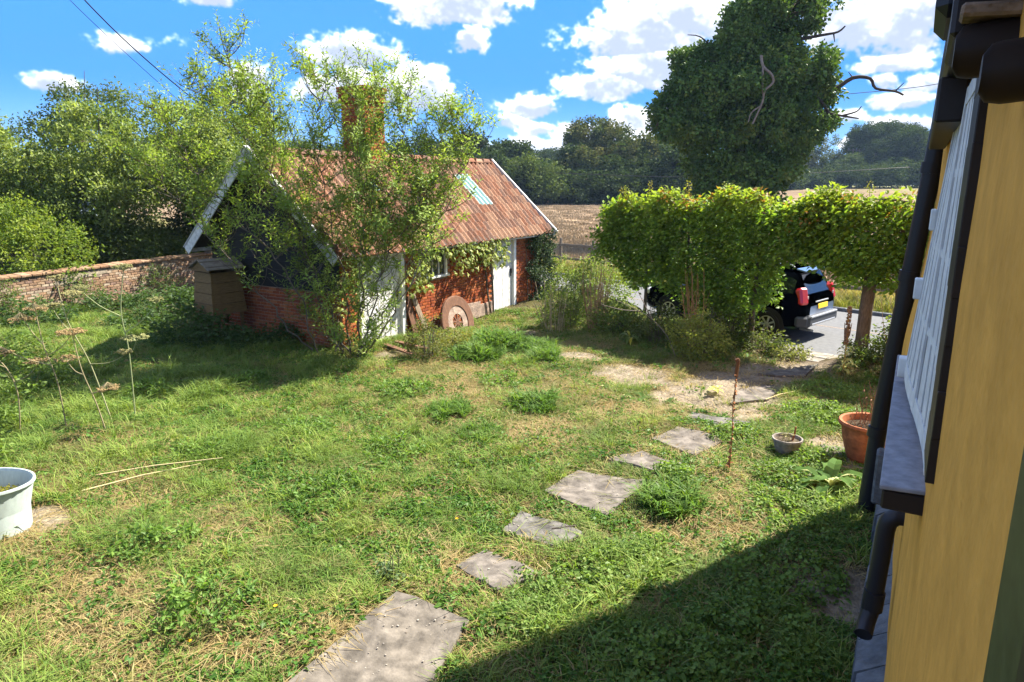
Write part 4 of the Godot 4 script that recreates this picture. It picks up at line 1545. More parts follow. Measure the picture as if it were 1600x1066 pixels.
func make_hedge() -> void:
	var cl := cluster(15, 0.21, 0.125, 0.08, 0.5, 531)
	# pleached trees along the lane side of the garden: foot along the lane, lobes in lane axes
	var list := [
		[-10.2, 14.45, "first pleached hedge tree, nearest the outhouse, with a thin trunk", 0.05],
		[-9.0, 14.45, "second pleached hedge tree, its low leaves hiding the car's bonnet", 0.05],
		[-7.25, 14.4, "third pleached hedge tree with a bare trunk beside the path gap", 0.075],
		[-4.3, 14.35, "fourth pleached hedge tree, right of the path gap beside the post", 0.06],
		[-2.6, 14.35, "last pleached hedge tree, partly behind the downpipe", 0.06],
	]
	var bx := Vector3(0.692, 0, 0.722)
	var bz := Vector3(0.722, 0, -0.692)
	for i in list.size():
		var q = list[i]
		var p := lane(q[0], q[1])
		p.y = gh(p.x, p.z)
		var t := thing("pleached_hedge_tree", q[2], "hedge tree", p, 0.0, "pleached hedge trees along the lane")
		R.seed = 410 + i
		var top := 3.2 - p.y + 0.1
		var mb := MB.new()
		var pts := curve3([Vector3(0, -0.3, 0), Vector3(rr(-0.03, 0.03), 0.7, rr(-0.03, 0.03)), Vector3(rr(-0.06, 0.06), 1.6, 0), Vector3(rr(-0.1, 0.1), top - 0.3, 0)], 4)
		mb.tube(pts, taper(pts.size(), q[3], q[3] * 0.5), 8)
		built("trunk", mb, M["bark"], t)
		for k in 7:
			var y := 1.35 + k * 0.27
			var lm := MB.new()
			var sg := -1.0 if k % 2 == 0 else 1.0
			var e := bx * sg * rr(0.8, 1.25) + bz * rr(-0.25, 0.25) + Vector3(0, y + rr(0.0, 0.3), 0)
			var p3 := curve3([Vector3(0, y, 0), e * 0.5 + Vector3(0, y * 0.5 + rr(-0.1, 0.1), 0), e], 3)
			lm.tube(p3, taper(p3.size(), q[3] * 0.42, 0.006), 5, false)
			built("branch", lm, M["bark"], t)
		var xfs: Array[Transform3D] = []
		var cs := PackedColorArray()
		var left: float = [-1.4, -0.75, -1.1, -2.2, -1.0][i]
		var right: float = [0.7, 1.1, 1.55, 1.0, 1.6][i]
		var n: int = int((right - left) * 330)
		var tries := 0
		while xfs.size() < n and tries < n * 8:
			tries += 1
			var s := rr(left, right)
			var w := rr(-0.36, 0.36)
			var s_abs: float = q[0] + s
			# ragged underside, hanging low between second and third
			var low := 1.2
			low = lerpf(low, 0.8, exp(-pow((s_abs + 8.1) / 0.95, 4.0)))
			low = lerpf(low, 0.95, exp(-pow((s_abs + 10.2) / 0.6, 2.0)))
			low += 0.5 * NB.get_noise_2d(s_abs * 1.9, 3.0)
			if s_abs > -6.75:
				low = (2.0 if s_abs < -5.5 else 1.75) + 0.2 * NB.get_noise_2d(s_abs * 2.0, 5.0)
			var hi := top + 0.2 * NB.get_noise_2d(s_abs * 1.3, 8.0) - 0.35 * sm(0.16, 0.36, absf(w))
			if s_abs < -10.6:
				hi -= (absf(s_abs + 10.6)) * 0.35
				low += (absf(s_abs + 10.6)) * 0.5
			var y := rr(low - p.y, hi)
			var e := maxf(absf(w) / 0.36, (y - (hi + low) * 0.5) / (hi - low) * 2.0)
			if e < 0.45 and R.randf() < 0.6:
				continue
			var pos := bx * s + bz * w * (1.0 + 0.3 * NB.get_noise_2d(s_abs * 2.0, y * 2.0)) + Vector3(0, y, 0)
			if NA.get_noise_3d((pos.x + p.x) * 1.5, pos.y * 1.5, (pos.z + p.z) * 1.5) < 0.05 - 0.5 * sm(0.25, 0.9, R.randf()):
				continue
			xfs.push_back(Transform3D((Basis(Vector3.UP, R.randf() * TAU) * Basis(Vector3(1, 0, 0), rr(-0.4, 0.4))).scaled(Vector3.ONE * rr(0.7, 1.2)), pos))
			var c := tint(Color(0.11, 0.22, 0.032), Color(0.24, 0.37, 0.055), R.randf(), 0.28)
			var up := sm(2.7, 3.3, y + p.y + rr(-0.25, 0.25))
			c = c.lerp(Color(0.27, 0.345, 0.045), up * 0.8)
			if up > 0.4 and R.randf() < 0.10:
				c = Color(0.34, 0.19, 0.045)
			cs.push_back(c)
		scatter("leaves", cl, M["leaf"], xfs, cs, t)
		# whippy shoots above the top
		for k in 3:
			var s := rr(left, right)
			var sp := MB.new()
			var b0 := bx * s + Vector3(0, top - 0.1, 0)
			var e0 := b0 + Vector3(rr(-0.15, 0.15), rr(0.25, 0.55), rr(-0.1, 0.1))
			sp.tube(PackedVector3Array([b0, b0.lerp(e0, 0.5) + rv(0.03), e0]), PackedFloat32Array([0.008, 0.006, 0.003]), 4, false)
			built("shoot", sp, M["bark"], t)
			var sx: Array[Transform3D] = []
			var sc := PackedColorArray()
			for j in 5:
				sx.push_back(Transform3D(Basis(Vector3.UP, R.randf() * TAU).scaled(Vector3.ONE * rr(0.3, 0.5)), b0.lerp(e0, j / 4.0)))
				sc.push_back(tint(Color(0.22, 0.30, 0.045), Color(0.36, 0.24, 0.05), R.randf() * 0.7))
			scatter("shoot_leaves", cl, M["leaf"], sx, sc, t)
	# the stout post on the right of the gap
	var gp := lane(-4.88, 14.35)
	gp.y = gh(gp.x, gp.z)
	var post := thing("gate_post", "stout weathered wooden post standing right of the path gap", "post", gp)
	var pm := MB.new()
	pm.tube(PackedVector3Array([Vector3(0, -0.3, 0), Vector3(0.01, 0.9, 0), Vector3(0.05, 1.9, 0.0), Vector3(0.07, 2.2, 0.0)]), PackedFloat32Array([0.135, 0.125, 0.12, 0.115]), 12)
	built("shaft", pm, M["post wood"], post)
	pm = MB.new()
	pm.box(Vector3(0.07, 2.21, 0), Vector3(0.2, 0.03, 0.2), Basis.IDENTITY, 0.01)
	built("post_top", pm, M["post wood"], post)


func make_car() -> void:
	var c := lane(-8.85, 16.5, 0.006)
	var t := thing("parked_car", "dark blue people carrier on the lane half hidden by the hedge", "car", c, deg_to_rad(133.8))
	# [x, half width, sill, belt, roof, half roof]
	var st := [[-2.27, 0.66, 0.46, 0.80, 0.84, 0.60], [-2.22, 0.80, 0.38, 0.92, 1.00, 0.68], [-2.12, 0.86, 0.33, 1.02, 1.12, 0.68], [-2.02, 0.89, 0.30, 1.04, 1.40, 0.64], [-1.88, 0.90, 0.28, 1.04, 1.62, 0.60], [-1.6, 0.91, 0.26, 1.03, 1.69, 0.60], [-0.8, 0.91, 0.25, 1.0, 1.72, 0.61], [0.2, 0.91, 0.25, 0.98, 1.69, 0.60], [0.75, 0.91, 0.25, 0.98, 1.54, 0.60], [1.1, 0.90, 0.26, 0.99, 1.28, 0.66], [1.42, 0.89, 0.27, 0.98, 1.05, 0.72], [1.95, 0.87, 0.28, 0.88, 0.93, 0.70], [2.17, 0.80, 0.32, 0.76, 0.80, 0.64], [2.25, 0.66, 0.38, 0.66, 0.68, 0.56]]
	var rings := []
	for q in st:
		var w: float = q[1]
		var r: Array[Vector3] = [Vector3(q[0], q[2], 0), Vector3(q[0], q[2], w * 0.9), Vector3(q[0], q[2] + 0.14, w), Vector3(q[0], lerpf(q[2], q[3], 0.6), w * 1.005), Vector3(q[0], q[3], w * 0.985), Vector3(q[0], lerpf(q[3], q[4], 0.85), lerpf(w, q[5], 0.8)), Vector3(q[0], q[4] - 0.02, q[5] * 0.86), Vector3(q[0], q[4], q[5] * 0.45), Vector3(q[0], q[4] + 0.005, 0)]
		rings.push_back(r)
	var b := MB.new()
	for sd: float in [1.0, -1.0]:
		var k0 := b.v.size()
		var m: int = rings[0].size()
		for i in rings.size():
			for j in m:
				var p: Vector3 = rings[i][j]
				var pa: Vector3 = rings[maxi(i - 1, 0)][j]
				var pb: Vector3 = rings[mini(i + 1, rings.size() - 1)][j]
				var qa: Vector3 = rings[i][maxi(j - 1, 0)]
				var qb: Vector3 = rings[i][mini(j + 1, m - 1)]
				var n := (pb - pa).cross(qb - qa).normalized()
				if n.z < -0.02 and j < m - 1:
					n = -n
				if n.dot(Vector3(0, p.y - 0.8, p.z)) < 0.0:
					n = -n
				b.v.push_back(Vector3(p.x, p.y, p.z * sd)); b.n.push_back(Vector3(n.x, n.y, n.z * sd)); b.c.push_back(Color.WHITE)
		for i in rings.size() - 1:
			for j in m - 1:
				var a := k0 + i * m + j
				if sd > 0:
					b.ix.append_array([a, a + m, a + 1, a + 1, a + m, a + m + 1])
				else:
					b.ix.append_array([a, a + 1, a + m, a + 1, a + m + 1, a + m])
	for e in [0, rings.size() - 1]:
		for j in rings[e].size() - 1:
			var p: Vector3 = rings[e][j]
			var q: Vector3 = rings[e][j + 1]
			b.quad(p, q, Vector3(q.x, q.y, -q.z), Vector3(p.x, p.y, -p.z))
	built("body", b, M["car paint"], t)
	# side windows
	for sd: float in [1.0, -1.0]:
		for q in [[-1.92, -1.42], [-1.34, -0.42], [-0.34, 0.62]]:
			var w := MB.new()
			for i in 4:
				var xa := lerpf(q[0], q[1], i / 4.0)
				var xb := lerpf(q[0], q[1], (i + 1) / 4.0)
				var pa := car_side(st, xa, 0.10)
				var pb := car_side(st, xa, 0.80)
				var pc := car_side(st, xb, 0.80)
				var pd := car_side(st, xb, 0.10)
				for p in [pa, pb, pc, pd]:
					pass
				var o := Vector3(0, 0, 0.008)
				var f := Vector3(1, 1, sd)
				w.quad((pa + o) * f, (pd + o) * f, (pc + o) * f, (pb + o) * f)
			built("side_window", w, M["dark glass"], t)
		var hd := MB.new()
		hd.box(Vector3(-1.1, 0.93, 0.915 * sd), Vector3(0.2, 0.03, 0.03), Basis.IDENTITY, 0.01)
		hd.box(Vector3(-0.1, 0.92, 0.915 * sd), Vector3(0.2, 0.03, 0.03), Basis.IDENTITY, 0.01)
		built("door_handle", hd, M["silver"], t)
		var mi := MB.new()
		mi.box(Vector3(0.95, 1.06, 1.0 * sd), Vector3(0.12, 0.15, 0.2), Basis.IDENTITY, 0.04)
		built("wing_mirror", mi, M["car paint"], t)
		var rail := MB.new()
		rail.tube(curve3([Vector3(-1.75, 1.69, 0.50 * sd), Vector3(-1.5, 1.745, 0.52 * sd), Vector3(0.1, 1.76, 0.53 * sd), Vector3(0.4, 1.68, 0.53 * sd)], 4), taper(13, 0.018, 0.018), 6)
		built("roof_rail", rail, M["silver"], t)
		var tl := MB.new()
		tl.box(Vector3(-2.10, 1.06, 0.765 * sd), Vector3(0.22, 0.40, 0.22), Basis(Vector3.UP, 0.5 * sd) * Basis(Vector3(0, 0, 1), -0.25), 0.045)
		var tail := built("tail_light", tl, M["red lamp"], t)
		tl = MB.new()
		tl.box(Vector3(-2.19, 1.04, 0.74 * sd), Vector3(0.03, 0.07, 0.12), Basis(Vector3.UP, 0.5 * sd), 0.012)
		built("reversing_light", tl, M["clear lamp"], tail)
		var hl := MB.new()
		hl.box(Vector3(2.06, 0.74, 0.66 * sd), Vector3(0.3, 0.16, 0.3), Basis(Vector3.UP, -0.5 * sd), 0.05)
		built("headlight", hl, M["clear lamp"], t)
		for x: float in [-1.38, 1.36]:
			var ar := MB.new()
			ar.tube(PackedVector3Array([Vector3(x, 0.34, 0.70 * sd), Vector3(x, 0.34, 0.922 * sd)]), PackedFloat32Array([0.40, 0.40]), 26)
			built("wheel_arch", ar, M["tyre"], t)
			var ty := MB.new()
			var turn := Basis(Vector3(1, 0, 0), PI * 0.5 * sd)
			ty.lathe(Vector3(x, 0.33, 0.81 * sd), PackedVector2Array([Vector2(0.20, -0.11), Vector2(0.30, -0.11), Vector2(0.33, -0.08), Vector2(0.33, 0.09), Vector2(0.30, 0.125), Vector2(0.215, 0.13)]), 26, turn)
			var wh := built("wheel", ty, M["tyre"], t)
			var rm := MB.new()
			for k in 7:
				var a := TAU * k / 7.0
				rm.box(Vector3(x + cos(a) * 0.12, 0.33 + sin(a) * 0.12, 0.925 * sd), Vector3(0.2, 0.045, 0.02), Basis(Vector3(0, 0, 1), a), 0.006)
			rm.lathe(Vector3(x, 0.33, 0.92 * sd), PackedVector2Array([Vector2(0.215, -0.01), Vector2(0.215, 0.012), Vector2(0.19, 0.012)]), 26, turn)
			rm.lathe(Vector3(x, 0.33, 0.92 * sd), PackedVector2Array([Vector2(0.05, -0.01), Vector2(0.05, 0.02), Vector2(0.0, 0.025)]), 12, turn)
			built("rim", rm, M["silver"], wh)
	# rear: window, bumper, plate, wiper; front: windscreen, grille
	var rw := MB.new()
	rw.quad(Vector3(-2.155, 1.10, -0.62), Vector3(-2.155, 1.10, 0.62), Vector3(-1.925, 1.56, 0.52), Vector3(-1.925, 1.56, -0.52))
	built("rear_window", rw, M["dark glass"], t)
	var sp := MB.new()
	sp.box(Vector3(-1.93, 1.63, 0), Vector3(0.22, 0.04, 1.12), Basis(Vector3(0, 0, 1), 0.2), 0.015)
	built("roof_spoiler", sp, M["car paint"], t)
	var bp := MB.new()
	bp.box(Vector3(-2.24, 0.50, 0), Vector3(0.2, 0.26, 1.58), Basis.IDENTITY, 0.06)
	bp.box(Vector3(-2.14, 0.48, 0.78), Vector3(0.3, 0.26, 0.22), Basis(Vector3.UP, -0.5), 0.06)
	bp.box(Vector3(-2.14, 0.48, -0.78), Vector3(0.3, 0.26, 0.22), Basis(Vector3.UP, 0.5), 0.06)
	var bump := built("rear_bumper", bp, M["grey plastic"], t)
	bp = MB.new()
	bp.box(Vector3(-2.335, 0.60, 0), Vector3(0.04, 0.045, 1.46), Basis.IDENTITY, 0.015)
	bp.box(Vector3(-2.32, 0.42, 0), Vector3(0.05, 0.05, 1.3), Basis.IDENTITY, 0.015)
	built("bumper_trim", bp, M["silver"], bump)
	bp = MB.new()
	bp.box(Vector3(-2.315, 0.55, -0.68), Vector3(0.03, 0.03, 0.16), Basis.IDENTITY, 0.01)
	bp.box(Vector3(-2.315, 0.55, 0.68), Vector3(0.03, 0.03, 0.16), Basis.IDENTITY, 0.01)
	built("reflector", bp, M["red lamp"], bump)
	var pl := MB.new()
	pl.box(Vector3(-2.285, 0.80, 0.0), Vector3(0.012, 0.115, 0.52), Basis(Vector3(0, 0, 1), -0.1), 0.004)
	built("number_plate", pl, M["yellow plate"], t)
	var gs := MB.new()
	gs.box(Vector3(-2.25, 0.91, 0.0), Vector3(0.03, 0.035, 0.7), Basis.IDENTITY, 0.012)
	built("tailgate_trim", gs, M["silver"], t)
	var ws := MB.new()
	ws.quad(Vector3(1.40, 1.075, 0.66), Vector3(1.40, 1.075, -0.66), Vector3(0.80, 1.545, -0.54), Vector3(0.80, 1.545, 0.54))
	built("windscreen", ws, M["dark glass"], t)
	var gr := MB.new()
	gr.box(Vector3(2.235, 0.56, 0), Vector3(0.05, 0.14, 0.8), Basis.IDENTITY, 0.02)
	built("grille", gr, M["grey plastic"], t)
	var ex := MB.new()
	ex.tube(PackedVector3Array([Vector3(-2.0, 0.26, -0.5), Vector3(-2.33, 0.25, -0.5)]), PackedFloat32Array([0.03, 0.03]), 8)
	built("exhaust", ex, M["silver"], t)


func car_side(st: Array, x: float, u: float) -> Vector3:
	for i in st.size() - 1:
		if x <= st[i + 1][0]:
			var k: float = (x - st[i][0]) / (st[i + 1][0] - st[i][0])
			var w := lerpf(st[i][1], st[i + 1][1], k)
			var belt := lerpf(st[i][3], st[i + 1][3], k)
			var roof := lerpf(st[i][4], st[i + 1][4], k)
			var hr := lerpf(st[i][5], st[i + 1][5], k)
			var lo := Vector3(x, belt, w * 0.985)
			var hi := Vector3(x, lerpf(belt, roof, 0.85), lerpf(w, hr, 0.8))
			return lo.lerp(hi, 0.08 + u * 0.95)
	return Vector3(x, 1, 0.9)


# the many-stemmed shrub in front of the outhouse
func make_willow() -> void:
	var t := thing("willow_leaved_shrub", "tall airy many-stemmed shrub with narrow leaves in front of the outhouse", "shrub", Vector3(-3.2, 0, -14.55))
	t.scale = Vector3(0.97, 0.9, 0.97)
	R.seed = 61
	# a leafy spray: twig of narrow leaves
	var mb := MB.new()
	for i in 8:
		var y := 0.02 + i * 0.042
		var a := i * 2.4
		var d := (Vector3(cos(a), 0, sin(a)) * rr(0.6, 1.1) + Vector3.UP * rr(0.1, 0.9)).normalized()
		var k := rr(0.7, 1.3)
		mb.col = Color(k * rr(0.95, 1.1), k, k * rr(0.8, 1.05))
		leaf(mb, Vector3(0, y, 0), d, Vector3.UP, rr(0.09, 0.14), rr(0.028, 0.042), 0.12, rr(0.05, 0.3))
	mb.col = Color(0.9, 0.7, 0.6)
	mb.tube(PackedVector3Array([Vector3(0, -0.06, 0), Vector3(0, 0.36, 0)]), PackedFloat32Array([0.004, 0.002]), 3, false)
	var spray := mb.done()
	# stems: foot, middle, tip (metres from the foot of the clump), thickness
	var stems := [
		[Vector3(-1.15, 0, 0.1), Vector3(-2.05, 1.35, 0.2), Vector3(-3.3, 3.0, 0.1), Vector3(-4.5, 4.5, -0.3), 0.043],
		[Vector3(-0.55, 0, 0.0), Vector3(-1.3, 2.2, -0.3), Vector3(-2.2, 4.6, -0.5), Vector3(-3.6, 6.35, -0.6), 0.042],
		[Vector3(-0.5, 0, 0.1), Vector3(-1.0, 2.4, 0.5), Vector3(-1.8, 4.8, 0.6), Vector3(-2.35, 6.75, 0.5), 0.044],
		[Vector3(-0.45, 0, -0.1), Vector3(-0.9, 2.2, 0.3), Vector3(-1.5, 4.4, 0.2), Vector3(-1.75, 6.0, 0.2), 0.038],
		[Vector3(-0.2, 0, 0.15), Vector3(-0.35, 2.3, 0.4), Vector3(-0.55, 4.5, 0.7), Vector3(-0.45, 6.2, 0.8), 0.04],
		[Vector3(-0.05, 0, 0.0), Vector3(0.05, 2.4, -0.2), Vector3(0.2, 4.6, -0.3), Vector3(0.55, 6.3, -0.2), 0.04],
		[Vector3(-0.05, 0, 0.2), Vector3(0.55, 2.0, 0.5), Vector3(0.9, 4.0, 0.6), Vector3(1.15, 5.85, 0.4), 0.045],
		[Vector3(0.05, 0, 0.05), Vector3(0.85, 1.7, 0.2), Vector3(1.5, 3.6, 0.1), Vector3(1.9, 5.45, -0.1), 0.05],
		[Vector3(0.1, 0, 0.1), Vector3(1.0, 1.5, 0.4), Vector3(1.9, 3.4, 0.4), Vector3(2.45, 5.15, 0.3), 0.045],
		[Vector3(-0.9, 0, 0.2), Vector3(-1.35, 1.9, 0.6), Vector3(-2.7, 3.7, 0.6), Vector3(-3.9, 5.6, 0.3), 0.036],
		[Vector3(-0.3, 0, -0.1), Vector3(-0.75, 1.3, 0.3), Vector3(-1.35, 2.9, 0.5), Vector3(-1.9, 4.0, 0.6), 0.03],
		[Vector3(0.0, 0, 0.1), Vector3(0.12, 2.2, 0.5), Vector3(0.2, 4.3, 0.7), Vector3(0.3, 6.0, 0.8), 0.036],
		[Vector3(0.0, 0, 0.2), Vector3(0.3, 1.3, 0.6), Vector3(0.9, 2.7, 0.9), Vector3(1.6, 3.9, 1.0), 0.03],
	]
	var xfs: Array[Transform3D] = []
	var cs := PackedColorArray()
	var twigs := MB.new()
	for q in stems:
		var a: Array[Vector3] = [q[0] - Vector3(0, 0.15, 0), q[0] + Vector3(0, 0.1, 0), q[1], q[2], q[3]]
		var c3 := curve3(a, 8)
		for i in c3.size():
			c3[i] += Vector3(NB.get_noise_2d(i * 0.35, q[4] * 900.0), 0, NB.get_noise_2d(i * 0.35, q[4] * 700.0)) * 0.13
		var sm1 := MB.new()
		sm1.tube(c3, willow_taper(c3.size(), q[4]), 7)
		built("stem", sm1, M["pale bark"] if q[4] > 0.0445 else M["bark"], t)
		# side twigs up the stem
		var n := c3.size()
		for i in range(6, n):
			var f := float(i) / n
			var kn := 4 if f > 0.45 else 2
			for k in kn:
				if (f < 0.4 and R.randf() < 0.5) or (c3[i].y < 2.3 and R.randf() < 0.6) or (c3[i].y < 4.0 and c3[i].x < -0.9 and R.randf() < 0.5):
					continue
				var ang := R.randf() * TAU
				var out := Vector3(cos(ang), 0, sin(ang))
				var tdir: Vector3 = (c3[i] - c3[maxi(i - 1, 0)]).normalized()
				var l := rr(0.35, 1.45) * (1.2 - f * 0.6)
				var e := c3[i] + (out * 0.75 + Vector3.UP * rr(0.25, 0.9) + tdir * 0.35).normalized() * l
				var mid := c3[i].lerp(e, 0.5) + out * l * 0.12 - Vector3(0, l * 0.06, 0)
				var tw := curve3([c3[i], mid, e], 4)
				twigs.tube(tw, taper(tw.size(), 0.009, 0.003), 4, false)
				var cnt := int(l * (8.5 if c3[i].y > 2.2 and c3[i].y < 5.2 else 7.0)) + 1
				for j in cnt:
					var at := c3[i].lerp(e, rr(0.2, 1.0)) + rv(0.07)
					var dir := (tdir * 0.4 + out * rr(0.0, 0.8) + Vector3.UP * rr(0.0, 0.9) + rv(0.55)).normalized()
					xfs.push_back(Transform3D(aim(dir, R.randf() * TAU).scaled(Vector3.ONE * rr(0.7, 1.15)), at))
					cs.push_back(tint(Color(0.16, 0.26, 0.05), Color(0.335, 0.435, 0.095), R.randf() * 0.9 + 0.15 * f, 0.2))
	built("twigs", twigs, M["bark"], t).set_meta("kind", "stuff")
	# low leafy sprouts round the foot
	for i in 70:
		var p := Vector3(rr(-1.6, 0.9), rr(0.1, 1.3), rr(-0.5, 0.45))
		xfs.push_back(Transform3D(aim(Vector3.UP + rv(0.6), R.randf() * TAU).scaled(Vector3.ONE * rr(0.6, 1.0)), p))
		cs.push_back(tint(Color(0.09, 0.12, 0.03), Color(0.20, 0.22, 0.05), R.randf(), 0.2))
	scatter("leaves", spray, M["leaf"], xfs, cs, t)


func willow_taper(n: int, r: float) -> PackedFloat32Array:
	var out := PackedFloat32Array()
	for i in n:
		out.push_back(lerpf(r * 0.85, 0.005, pow(float(i) / (n - 1), 0.55)))
	return out


func make_slabs() -> void:
	var list := [
		["large grey paving slab at the bottom edge of the lawn", [[-1.62, -4.25], [-1.02, -5.43], [-0.40, -5.02], [-0.80, -3.95]], 1],
		["small tan paving slab ringed by dry grass, second from the front", [[-0.51, -5.97], [-0.25, -6.23], [0.21, -5.8], [-0.14, -5.5]], 0],
		["narrow grey paving slab with a dark twig on it", [[-0.07, -6.65], [0.11, -7.07], [0.72, -6.58], [0.44, -6.3]], 2],
		["broad paving slab in the middle of the stepping path", [[0.42, -7.62], [0.86, -8.22], [1.59, -7.84], [1.03, -7.04]], 0],
		["narrow sunken paving slab behind the broad one", [[1.32, -8.6], [1.78, -8.82], [2.16, -8.32], [1.86, -8.14]], 0],
		["squarish paving slab left of the rusty stake's foot", [[2.04, -9.34], [2.48, -9.76], [3.03, -9.34], [2.47, -8.77]], 0],
		["far narrow paving slab crossed by the rusty stake", [[2.73, -10.22], [2.9, -10.43], [3.6, -9.95], [3.25, -9.76]], 2],
		["sand-strewn paving slab in the bare earth", [[3.7, -11.1], [4.1, -11.8], [5.0, -12.1], [4.34, -11.3]], 0],
		["paving slab in the hedge's shade by the path gap", [[4.75, -12.75], [5.18, -13.1], [6.1, -13.4], [5.6, -12.8]], 2],
		["dusty slab under the terracotta pot", [[4.2, -8.35], [4.35, -9.1], [5.1, -8.95], [4.75, -8.2]], 0],
	]
	R.seed = 91
	for q in list:
		var c := Vector2.ZERO
		for p in q[1]:
			c += Vector2(p[0], p[1]) * 0.25
		var y := gh(c.x, c.y)
		var t := thing("paving_slab", q[0], "paving slab", Vector3(c.x, y, c.y), 0.0, "stepping path slabs")
		# uneven outline, rounded top edge
		var ring := PackedVector2Array()
		for i in 4:
			var a := Vector2(q[1][i][0], q[1][i][1]) - c
			var b := Vector2(q[1][(i + 1) % 4][0], q[1][(i + 1) % 4][1]) - c
			for k in 7:
				var f := float(k) / 7.0
				var p := a.lerp(b, f)
				var rnd := sm(0.0, 0.16, f) * sm(0.0, 0.16, 1.0 - f)
				p *= 1.09 + 0.008 * rnd
				p += Vector2(rr(-0.004, 0.004), rr(-0.004, 0.004))
				ring.push_back(p)
		var mb := MB.new()
		var m := ring.size()
		var tx := rr(-0.012, 0.012)
		var tz := rr(-0.012, 0.012)
		var lv := [[1.0, -0.08], [1.0, 0.052], [0.985, 0.06], [0.6, 0.061], [0.0, 0.062]]
		for j in lv.size() - 1:
			for i in m:
				var p := ring[i]
				var p2 := ring[(i + 1) % m]
				var pts: Array[Vector3] = []
				for e in [[p, j], [p2, j], [p2, j + 1], [p, j + 1]]:
					var v2: Vector2 = e[0] * lv[e[1]][0]
					pts.push_back(Vector3(v2.x, lv[e[1]][1] + gh(c.x + v2.x, c.y + v2.y) - y + 0.003 * NB.get_noise_2d(v2.x * 9.0 + c.x, v2.y * 9.0) - (0.014 if c.y < -11.0 else 0.0), v2.y))
				mb.quad(pts[1], pts[0], pts[3], pts[2])
		built("stone", mb, M["slab%d" % q[2]], t)
	# grit and dead leaves lying on the slabs
	var g := MB.new()
	g.box(Vector3.ZERO, Vector3(0.02, 0.012, 0.016), Basis.IDENTITY, 0.004)
	var xfs: Array[Transform3D] = []
	var cs := PackedColorArray()
	for i in 110:
		var q = list[[0, 0, 0, 1, 2, 3, 5][R.randi() % 7]]
		var a := R.randf()
		var b := R.randf()
		var p := Vector2(q[1][0][0], q[1][0][1]).lerp(Vector2(q[1][1][0], q[1][1][1]), a).lerp(Vector2(q[1][3][0], q[1][3][1]).lerp(Vector2(q[1][2][0], q[1][2][1]), a), b)
		xfs.push_back(Transform3D(Basis(Vector3.UP, R.randf() * TAU).scaled(Vector3.ONE * rr(0.3, 1.0)), Vector3(p.x, gh(p.x, p.y) + 0.067, p.y)))
		cs.push_back(tint(Color(0.30, 0.27, 0.23), Color(0.10, 0.07, 0.05), R.randf() * R.randf(), 0.2))
	scatter("grit", g.done(), M["stalk"], xfs, cs, self).set_meta("label", "small stones and crumbs scattered on the paving slabs")
	var tw := MB.new()
	tw.tube(PackedVector3Array([Vector3(0.42, 0.078, -6.62), Vector3(0.55, 0.082, -6.64), Vector3(0.68, 0.076, -6.70)]), PackedFloat32Array([0.012, 0.014, 0.009]), 6)
	var o := built("twig", tw, M["dark wood"], self)
	tag(o, "short dark twig lying on the narrow grey slab", "twig")


